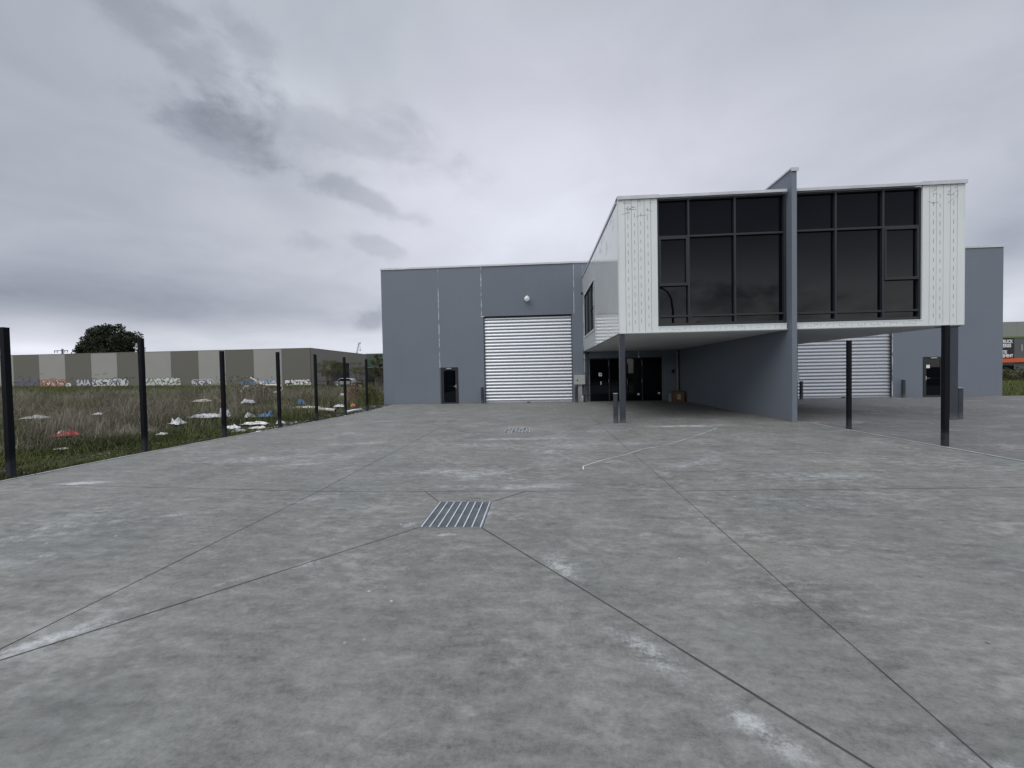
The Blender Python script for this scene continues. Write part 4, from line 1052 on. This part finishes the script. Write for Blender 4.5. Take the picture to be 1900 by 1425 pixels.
# ------------------------------------------------------------------ behind the camera, mirrored in the glazing
def street_lamp():
    l = thing('street_lamp', 'tall curved street lamp seen as a reflection in the lower left pane', 'street lamp', None, (12.75,-11.8,0))
    pts = [(0,0,-0.1),(0,0,4),(-0.02,0,7.4),(-0.15,0,8.5),(-0.45,0,9.2),(-1.0,0,9.55),(-1.8,0,9.62),(-2.7,0,9.6)]
    mb = MB(); mb.tube(pts, [0.13,0.12,0.1,0.09,0.08,0.07,0.06,0.05], 12); mb.build('pole', M['frame'], l)
    mb = MB(); mb.bbox(-3.5,-2.7,-0.16,0.16,9.5,9.68,0.04); mb.build('lamp_head', M['frame'], l)
street_lamp()
def opposite():
    b = thing('opposite_warehouse', 'long low dark warehouse across the road, mirrored in the entrance glass', 'building', None, (0,-50,0))
    mb = MB(); mb.box(-75,20,-20,0,-0.1,6.0); mb.build('wall', mat('dark_brown_wall', (0.04,0.038,0.036), 0.8), b)
    mb = MB(); mb.box(-75.2,20.2,-20.2,0.2,6.003,6.2); mb.build('roof', M['roof'], b)
    for i in range(8):
        mb = MB(); mb.box(-70+11*i,-65+11*i,0.003,0.06,0,4.2); mb.build('roller_door', M['pipe'], b)
opposite()
def back_tree(x, y, h, w, seed, label):
    R = random.Random(seed); t = thing('gum_tree', label, 'tree', 'trees across the road mirrored in the glazing', (x,y,0))
    cs = []; rs = []
    for i in range(40):
        a = R.uniform(0,2*PI); q = R.random()**0.5
        cs.append((w/2*q*math.cos(a), w/2*q*math.sin(a), h*(0.45+0.5*R.random()*(1-0.4*q)))); rs.append(R.uniform(0.6,1.3))
    v, tone = leaves(cs, rs, 5000, 0.22, 0.4); soup('crown', v, 4, tone, leaf_mat('gum_foliage', (0.02,0.025,0.012), (0.07,0.075,0.04)), t)
    mb = MB(); mb.tube([(0,0,-0.2),(0.1,0,h*0.5)],[0.3,0.15],8); limb_tree(mb, (0,0,h*0.35), cs[:14], 0.12); mb.build('trunk', bark, t)
back_tree(25.5,-45,11.0,9,11,'gum tree mirrored in the lowest pane beside the lamp')
back_tree(38,-52,10.6,11,12,'gum tree mirrored faintly in the right glazing')

# ------------------------------------------------------------------ litter on the verge, each piece by itself
CLEAR = []
LM = {k: mat('litter_'+k, c, 0.55, var=0.3, vscale=9) for k, c in dict(white=(0.56,0.57,0.58), grey=(0.30,0.30,0.29), cream=(0.48,0.45,0.40), red=(0.42,0.035,0.035), blue=(0.06,0.16,0.36), pale=(0.42,0.435,0.46), orange=(0.45,0.16,0.07)).items()}
def crumple(name, label, cat, x, y, L, W, H, col, rz=0.0, lift=0.02, seed=1, col2=None, split=0.5, group='rubbish strewn on the weedy verge'):
    L *= 0.70; W *= 0.75; H *= 0.58
    CLEAR.append((x,y)) if label.find('grass') >= 0 or True else None
    rr = random.Random(seed); nx, ny = 14, 9
    o3 = Vector((seed*3.1, seed*1.7, 0)); vs = []
    for j in range(ny):
        for i in range(nx):
            u, v = i/(nx-1)-0.5, j/(ny-1)-0.5
            p = Vector((u*L, v*W, 0)); edge = max(0, 1-(2*abs(u))**4)*max(0, 1-(2*abs(v))**4)
            n1 = mnoise.noise(Vector((u*3,v*3,0))+o3); n2 = mnoise.noise(Vector((u*7,v*7,5))+o3)
            p.z = H*(0.25+0.75*edge)*(0.55+0.6*n1+0.45*n2)
            p.x += L*0.13*mnoise.noise(Vector((u*4,v*4,9))+o3); p.y += W*0.18*mnoise.noise(Vector((u*4,v*4,14))+o3)
            vs.append((p.x,p.y,max(p.z,0.004)))
    t = thing(name, label, cat, group, (x,y,gz(x,y)+lift), rz)
    fs = [(j*nx+i,j*nx+i+1,(j+1)*nx+i+1,(j+1)*nx+i) for j in range(ny-1) for i in range(nx-1)]
    def part(nm, faces, m):
        mb = MB(); mb.add(vs, faces, 0, False); ob = mb.build(nm, m, t, recalc=False)
        bm = bmesh.new(); bm.from_mesh(ob.data); bmesh.ops.delete(bm, geom=[q for q in bm.verts if not q.link_faces], context='VERTS'); bm.to_mesh(ob.data); bm.free()
        sd = ob.modifiers.new('thickness', 'SOLIDIFY'); sd.thickness = 0.004
    if col2:
        k = [f for f in fs if (f[0]//nx)/(ny-1)+0.12*math.sin(f[0]%nx) < split]; ks = set(k)
        part('sheet', k, LM[col]); part('printed_panel', [f for f in fs if f not in ks], LM[col2])
    else: part('sheet', fs, LM[col])
    return t
crumple('plastic_bag','red and white plastic bag lying in green grass between the two nearest left posts','plastic bag',-14.95,11.5,0.95,0.5,0.34,'red',0.25,0.03,2,'white',0.55)
crumple('plastic_bag','bright white crumpled plastic right of the second post','plastic bag',-13.7,14.1,0.8,0.5,0.50,'white',-0.4,0.05,3,'pale',0.5)
crumple('concrete_slab_piece','pale flat slab lying in dry weeds at the far left','rubble',-20.2,14.6,1.35,0.7,0.22,'grey',0.2,0.30,4)
crumple('plastic_sheet','wide pale plastic sheeting left of the third post','plastic sheet',-14.3,16.2,2.0,0.8,0.34,'pale',0.1,0.10,5)
crumple('plastic_bag','white bag leaning against weeds just behind the third post','plastic bag',-13.3,15.9,0.55,0.4,0.80,'pale',0.3,0.10,6)
crumple('plastic_bag','blue bag beside a white one left of the fourth post','plastic bag',-11.55,16.0,0.85,0.45,0.50,'blue',0.2,0.08,7)
crumple('plastic_bag','small white bag touching the blue bag','plastic bag',-12.3,16.0,0.5,0.45,0.42,'white',0.9,0.08,8)
crumple('plastic_sheet','long white plastic sheet at the slab edge left of the fourth post','plastic sheet',-10.5,13.95,1.25,0.4,0.28,'white',0.1,0.03,9)
crumple('foam_lump','white foam lump at the right end of the white plastic sheet','foam',-9.65,14.15,0.42,0.35,0.26,'pale',0.7,0.03,10)
crumple('plastic_sheet','dull cream sheet on the soil just below the white plastic','plastic sheet',-9.72,13.0,0.7,0.35,0.16,'cream',0.3,0.02,11)
crumple('plastic_bag','white rag of plastic right of the third post base','plastic bag',-10.45,12.8,0.65,0.4,0.34,'white',-0.3,0.03,12)
crumple('plastic_bag','grey-white shreds on the soil right of the third post','plastic bag',-9.75,12.2,0.6,0.35,0.20,'grey',0.5,0.02,13)
crumple('foam_lump','flat white scrap on the slab edge right of the third post','foam',-8.95,12.05,0.32,0.2,0.10,'white',0.2,0.02,14)
crumple('plastic_sheet','long pale tarpaulin strip left of the fifth post','plastic sheet',-12.3,20.2,2.5,0.5,0.26,'cream',-0.12,0.12,15)
crumple('plastic_bag','small blue bag perched in weeds above the tarpaulin strip','plastic bag',-14.2,22.8,0.7,0.5,0.62,'blue',0.4,0.15,16)
crumple('plastic_bag','pale bag caught in the tall weeds between third and fourth posts','plastic bag',-17.2,22.3,0.95,0.6,0.65,'pale',0.3,0.25,17)
crumple('plastic_bag','scrap of white plastic between the fifth and sixth posts','plastic bag',-11.0,21.1,0.8,0.3,0.28,'white',0.4,0.08,18)
crumple('food_wrapper','orange and white wrapper right of the sixth post','wrapper',-10.15,21.0,0.35,0.3,0.40,'orange',0.3,0.10,19,'white',0.6)
crumple('plastic_bag','small pale scrap high in the weeds at the left','plastic bag',-18.9,15.7,0.4,0.3,0.22,'white',0.3,0.30,20)
crumple('foam_lump','cream stone-like foam scrap near the foot of the second post','foam',-11.8,11.6,0.4,0.25,0.16,'cream',0.6,0.03,21)
crumple('plastic_sheet','pale sheet half buried in dry weeds behind the third post','plastic sheet',-22.5,25.0,1.6,0.7,0.4,'cream',0.2,0.25,22)
crumple('foam_lump','rough white rock at the foot of the nearest left post','foam',-9.62,6.75,0.12,0.10,0.10,'cream',0.3,0.01,23)
crumple('plastic_bag','tiny white scrap in weeds between fifth and sixth posts','plastic bag',-13.8,27.0,0.4,0.3,0.3,'white',0.3,0.45,24)
crumple('paper_scrap','pale paper scrap on green grass left of the second post','paper',-11.9,9.05,0.45,0.15,0.08,'cream',0.1,0.06,25)
# ------------------------------------------------------------------ weeds and rubble on the verge (stuff)
def left_edge(y):
    for (x0,y0),(x1,y1) in zip(EDGE, EDGE[1:]):
        if y0 <= y <= y1: return x0+(x1-x0)*(y-y0)/(y1-y0)
    return -9.3
def nz(x, y, s, o=0): return mnoise.noise(Vector((x*s, y*s, o)))
def field(name, n, ymin, ymax, hmin, hmax, m, dens, wid, lean, xfar, per=4, seed=0, near=0.15, spread=0.06):
    """clumps of bent blades; each blade is a triangle of two bent segments (quad + tip folded into one kite)"""
    R = np.random.default_rng(seed); rr = random.Random(seed)
    V = []; T = []
    made = 0; tries = 0
    while made < n and tries < n*30:
        tries += 1
        y = ymin+(ymax-ymin)*rr.random()**1.5
        xe = (left_edge(y) if y < 23.2 else -9.6)-near
        x = xe-(rr.random()**1.4)*min(xfar, 4+y*1.55)
        d = dens(x, y, xe-x)
        if rr.random() > d: continue
        if any((x-cx*f)**2+(y-cy*f)**2 < 0.30 for cx, cy in CLEAR for f in (1.0,0.97,0.94,0.90) if abs(x-cx*f) < 0.6) and rr.random() < 0.75 and hmax > 0.2: continue
        made += 1; z = gz(x, y); far = 1+0.025*max(y-12, 0)
        ct = min(max(0.30+0.9*nz(x,y,0.45,11)+0.5*nz(x,y,1.7,12)+rr.uniform(-0.15,0.15), 0), 0.75); cl = rr.uniform(0,2*PI)
        hh = rr.uniform(hmin, hmax)*max(0.35, 0.85+0.9*nz(x,y,0.35,7)+0.6*nz(x,y,1.3,8))
        for k in range(per):
            h = hh*rr.uniform(0.5,1.1); th = rr.gauss(cl,1.2); ln = h*lean*rr.uniform(0.2,1.6)
            if hmax > 0.3 and rr.random() < 0.28: ln *= 2.2; h *= 0.55
            bx, by = x+rr.gauss(0,spread*far), y+rr.gauss(0,spread*far); w = wid*far*rr.uniform(0.6,1.4)
            ph = rr.uniform(0,2*PI); wx, wy = math.cos(ph)*w, math.sin(ph)*w
            mx, my, mz = bx+math.cos(th)*ln*0.35, by+math.sin(th)*ln*0.35, z+h*0.62
            tx, ty, tz = bx+math.cos(th)*ln, by+math.sin(th)*ln, z+h*(1.0-0.25*min(lean,1)*rr.random())
            V += [(bx-wx,by-wy,z-0.03),(bx+wx,by+wy,z-0.03),(mx+wx*0.8,my+wy*0.8,mz),(tx,ty,tz),(mx-wx*0.8,my-wy*0.8,mz)]
            T.append(min(max(ct+rr.uniform(-0.1,0.5),0),1))
    o = soup(name, V, 5, T, m)
    return tag(o, kind='stuff')
dry = leaf_mat('dry_stalks', (0.055,0.050,0.034), (0.30,0.275,0.215), 0.35)
olive = leaf_mat('olive_weeds', (0.030,0.037,0.012), (0.125,0.135,0.048), 0.3)
green = leaf_mat('green_grass', (0.020,0.028,0.009), (0.080,0.094,0.028), 0.4)
def d_dry(x, y, e): return max(0, min(1, (e-(0.9 if y > 13 else 2.4))/1.8))*max(0.0, min(1, 0.5+1.5*nz(x,y,0.22,1)+1.3*nz(x,y,0.9,2)))*(1 if y < 45 else 0.35)
def d_olive(x, y, e): return max(0, min(1, (e-0.5)/1.5))*max(0.05, min(1, 0.5-1.2*nz(x,y,0.22,1)+(0.4 if y > 18 else 0)))
def d_green(x, y, e): return max(0.0, min(1, 0.35+1.6*nz(x,y,0.35,5)))*(1.0 if e < 4.5 else 0.45)*(0.35 if y > 13 and e < 1.4 else 1)
def lab(o, l, c): o['label'] = l; o['category'] = c
lab(field('dry_weeds', 17000, 4, 50, 0.50, 1.05, dry, d_dry, 0.0036, 0.55, 60, 8, 1, 0.9, 0.22), 'tangled dry grey-brown weeds across the vacant lot', 'weeds')
lab(field('olive_weeds', 18000, 4, 72, 0.30, 0.72, olive, d_olive, 0.005, 0.5, 95, 7, 2, 0.5, 0.2), 'olive green weeds mixed through the vacant lot', 'weeds')
lab(field('verge_grass', 5000, 4, 22, 0.04, 0.14, green, lambda x, y, e: max(0.05, min(1, 0.55+1.6*nz(x,y,0.8,15)))*(1 if y < 12.5 else 0.3), 0.005, 0.9, 3.5, 7, 6, 0.10, 0.10), 'thin low grass right beside the left slab edge', 'grass')
lab(field('short_grass', 14000, 4, 40, 0.06, 0.20, green, d_green, 0.005, 0.8, 50, 7, 3, 0.12, 0.12), 'short green grass along the slab edge', 'grass')
def band(name, n, seed):
    rr = random.Random(seed); V = []; T = []
    for i in range(n):
        y = rr.uniform(44,71.5); x = rr.uniform(-104,-20); 
        if rr.random() > 0.35+1.3*nz(x,y,0.08,9): continue
        z = gz(x,y); ct = rr.random()
        for k in range(5):
            h = rr.uniform(0.12,0.34); th = rr.uniform(0,2*PI); bx, by = x+rr.gauss(0,0.25), y+rr.gauss(0,0.25); w = 0.03
            V += [(bx-w,by,z-0.05),(bx+w,by,z-0.05),(bx+w*0.7,by,z+h*0.6),(bx+0.1*math.cos(th),by+0.1*math.sin(th),z+h),(bx-w*0.7,by,z+h*0.6)]; T.append(min(1,ct*0.5+rr.random()*0.5))
    return tag(soup(name, V, 5, T, leaf_mat('bright_turf', (0.045,0.065,0.012), (0.13,0.15,0.03), 0.1)), 'bright green turf at the foot of the striped warehouse', 'grass', kind='stuff')
band('far_turf', 9000, 4)
def right_turf():
    rr = random.Random(8); V = []; T = []
    for i in range(9000):
        y = rr.uniform(23.4,40); x = rr.uniform(25.3,34+0.8*(y-23)); z = gz(x,y); ct = rr.random(); h = rr.uniform(0.06,0.2); th = rr.uniform(0,6.3); w = 0.018
        V += [(x-w,y,z-0.03),(x+w,y,z-0.03),(x+w*0.7,y,z+h*0.6),(x+0.08*math.cos(th),y+0.08*math.sin(th),z+h),(x-w*0.7,y,z+h*0.6)]; T.append(ct)
    tag(soup('right_turf', V, 5, T, leaf_mat('verge_turf', (0.05,0.065,0.016), (0.13,0.15,0.045), 0.3)), 'green turf beside the right end of the grey warehouse', 'grass', kind='stuff')
right_turf()
def rubble():
    rr = random.Random(12); mb = MB()
    ico = [(0,0,1),(0.894,0,0.447),(0.276,0.851,0.447),(-0.724,0.526,0.447),(-0.724,-0.526,0.447),(0.276,-0.851,0.447),(0.724,0.526,-0.447),(-0.276,0.851,-0.447),(-0.894,0,-0.447),(-0.276,-0.851,-0.447),(0.724,-0.526,-0.447),(0,0,-1)]
    F = [(0,1,2),(0,2,3),(0,3,4),(0,4,5),(0,5,1),(1,6,2),(2,7,3),(3,8,4),(4,9,5),(5,10,1),(2,6,7),(3,7,8),(4,8,9),(5,9,10),(1,10,6),(6,11,7),(7,11,8),(8,11,9),(9,11,10),(10,11,6)]
    for i in range(4200):
        y = 5+18*rr.random(); e = abs(rr.gauss(0,0.55 if y < 11 else 0.75))+0.03; x = left_edge(y)-e
        s = rr.uniform(0.008,0.028)*(1.9 if rr.random() < 0.06 else 1)
        sx, sy, sz = s*rr.uniform(0.7,1.4), s*rr.uniform(0.7,1.4), s*rr.uniform(0.45,0.9)
        z = gz(x,y)+sz*0.3
        mb.add([(x+sx*p[0]*rr.uniform(0.8,1.2), y+sy*p[1]*rr.uniform(0.8,1.2), z+sz*p[2]) for p in ico], F, rr.choice((0,0,0,1,1,2)))
    o = mb.build('rubble', [mat('brown_clod', (0.045,0.040,0.032), 0.95), mat('grey_stone', (0.13,0.125,0.118), 0.9), mat('pale_stone', (0.36,0.35,0.32), 0.9)], recalc=False)
    tag(o, 'gravel and clods strewn along the left slab edge', 'gravel', kind='stuff')
rubble()

def pole_bit(name, label, cat, a, b, r, m):
    t = thing(name, label, cat, 'rubbish strewn on the weedy verge', a)
    d = Vector(b)-Vector(a); mb = MB(); mb.tube([(0,0,0), d*0.5+Vector((0,0,0.02)), d], r, 10); mb.build('tube', m, t)
    e = MB(); e.tube([d*1.0, d*1.004], r*0.8, 10); e.build('end_opening', M['dark'], t)
pole_bit('cardboard_tube','pale cardboard tube lying right of the fifth post','tube',(-10.9,18.9,0.12),(-9.75,18.35,0.10),0.08,LM['cream'])
pole_bit('cardboard_tube','short pale tube pointing at the slab between sixth and seventh posts','tube',(-9.05,17.9,0.05),(-8.65,18.75,0.10),0.06,LM['white'])
def hose():
    t = thing('white_hose', 'white hose looping over the tall weeds before the blue graffiti', 'hose', 'rubbish strewn on the weedy verge', (-24.6,33.5,0.9))
    mb = MB(); mb.tube([(-0.9,0,0.95),(-0.6,0,0.75),(-0.2,0,0.45),(0.5,0,0.25),(1.3,0,0.25),(1.9,0,0.18),(2.1,0,-0.1),(1.8,0,-0.35),(1.3,0,-0.4)], 0.085, 8); mb.build('tube', LM['cream'], t)
    mb = MB(); mb.tube([(-1.9,0,-0.4),(-1.4,0,0.05),(-1.1,0,0.15)], [0.06,0.22,0.16], 8); mb.build('plastic_rag', LM['white'], t)
    mb = MB(); mb.tube([(-0.6,0.2,0.7),(-0.3,0.2,-0.1),(-0.2,0.2,-0.9)], 0.05, 6); mb.build('trailing_end', LM['cream'], t)
hose()
def debris():
    t = thing('debris_heap', 'dark reddish heap of branches and scrap under the narrow wattle tree', 'debris heap', None, (-28.8,61.6,gz(-28.8,61.6)))
    rr = random.Random(4); a = MB(); b = MB()
    for i in range(120):
        x, y = rr.gauss(0,0.8), rr.gauss(0,0.6); z = max(0, 0.85*(1-abs(x)/1.8))*rr.random(); th = rr.uniform(0,PI); l = rr.uniform(0.2,0.7)
        (a if rr.random() < 0.85 else b).tube([(x-l*math.cos(th),y,z+rr.uniform(-0.1,0.2)),(x,y+rr.uniform(-0.2,0.2),z+0.05),(x+l*math.cos(th),y,z+rr.uniform(-0.1,0.2))], rr.uniform(0.02,0.06), 5)
    a.build('branches', mat('dead_red_brush', (0.045,0.024,0.020), 0.95), t); b.build('pale_scrap', LM['pale'], t)
debris()
def weed_clump(name, label, x, y, h, w, n, m, seed):
    rr = random.Random(seed); V = []; T = []; z = gz(x,y)
    for i in range(n):
        bx, by = x+rr.gauss(0,w*0.25), y+rr.gauss(0,w*0.25); hh = h*rr.uniform(0.55,1.05); th = rr.uniform(0,6.28); ln = hh*rr.uniform(0.05,0.3); ww = 0.008*rr.uniform(0.6,1.3)
        mx, my = bx+math.cos(th)*ln*0.4, by+math.sin(th)*ln*0.4
        V += [(bx-ww,by,z-0.03),(bx+ww,by,z-0.03),(mx+ww*0.7,my,z+hh*0.6),(bx+math.cos(th)*ln,by+math.sin(th)*ln,z+hh),(mx-ww*0.7,my,z+hh*0.6)]; T.append(rr.random())
        for k in range(3):
            q = rr.uniform(0.55,1.0); px, py, pz = bx+math.cos(th)*ln*q, by+math.sin(th)*ln*q, z+hh*q; s = 0.12*rr.random()+0.03; a = rr.uniform(0,6.28)
            V += [(px,py,pz),(px+0.01,py,pz),(px+s*math.cos(a),py+s*math.sin(a),pz+s*0.7),(px+s*math.cos(a),py,pz+s*0.75),(px-0.01,py,pz+0.01)]; T.append(rr.random())
    o = soup(name, V, 5, T, m); tag(o, label, 'weed', 'tall weed clumps standing above the field')
weed_clump('weed_clump','tall bare grey weed between the third and fourth posts, before a pale panel',-19.3,24.5,1.95,1.6,150,dry,1)
weed_clump('weed_clump','tall weed clump right beside the third post, against a dark panel',-18.0,24.2,1.75,1.3,110,dry,2)
weed_clump('weed_clump','reddish dry reed tuft between the sixth and seventh posts',-12.5,26.0,1.35,1.1,130,leaf_mat('reddish_reed', (0.16,0.10,0.065), (0.32,0.23,0.16)),3)
weed_clump('weed_clump','dark green weed clump at the foot of the grey warehouse corner',-10.3,23.5,1.15,1.3,220,olive,4)
weed_clump('weed_clump','scrubby weed clump halfway along the pale hose',-23.0,31.0,1.2,1.6,140,olive,5)
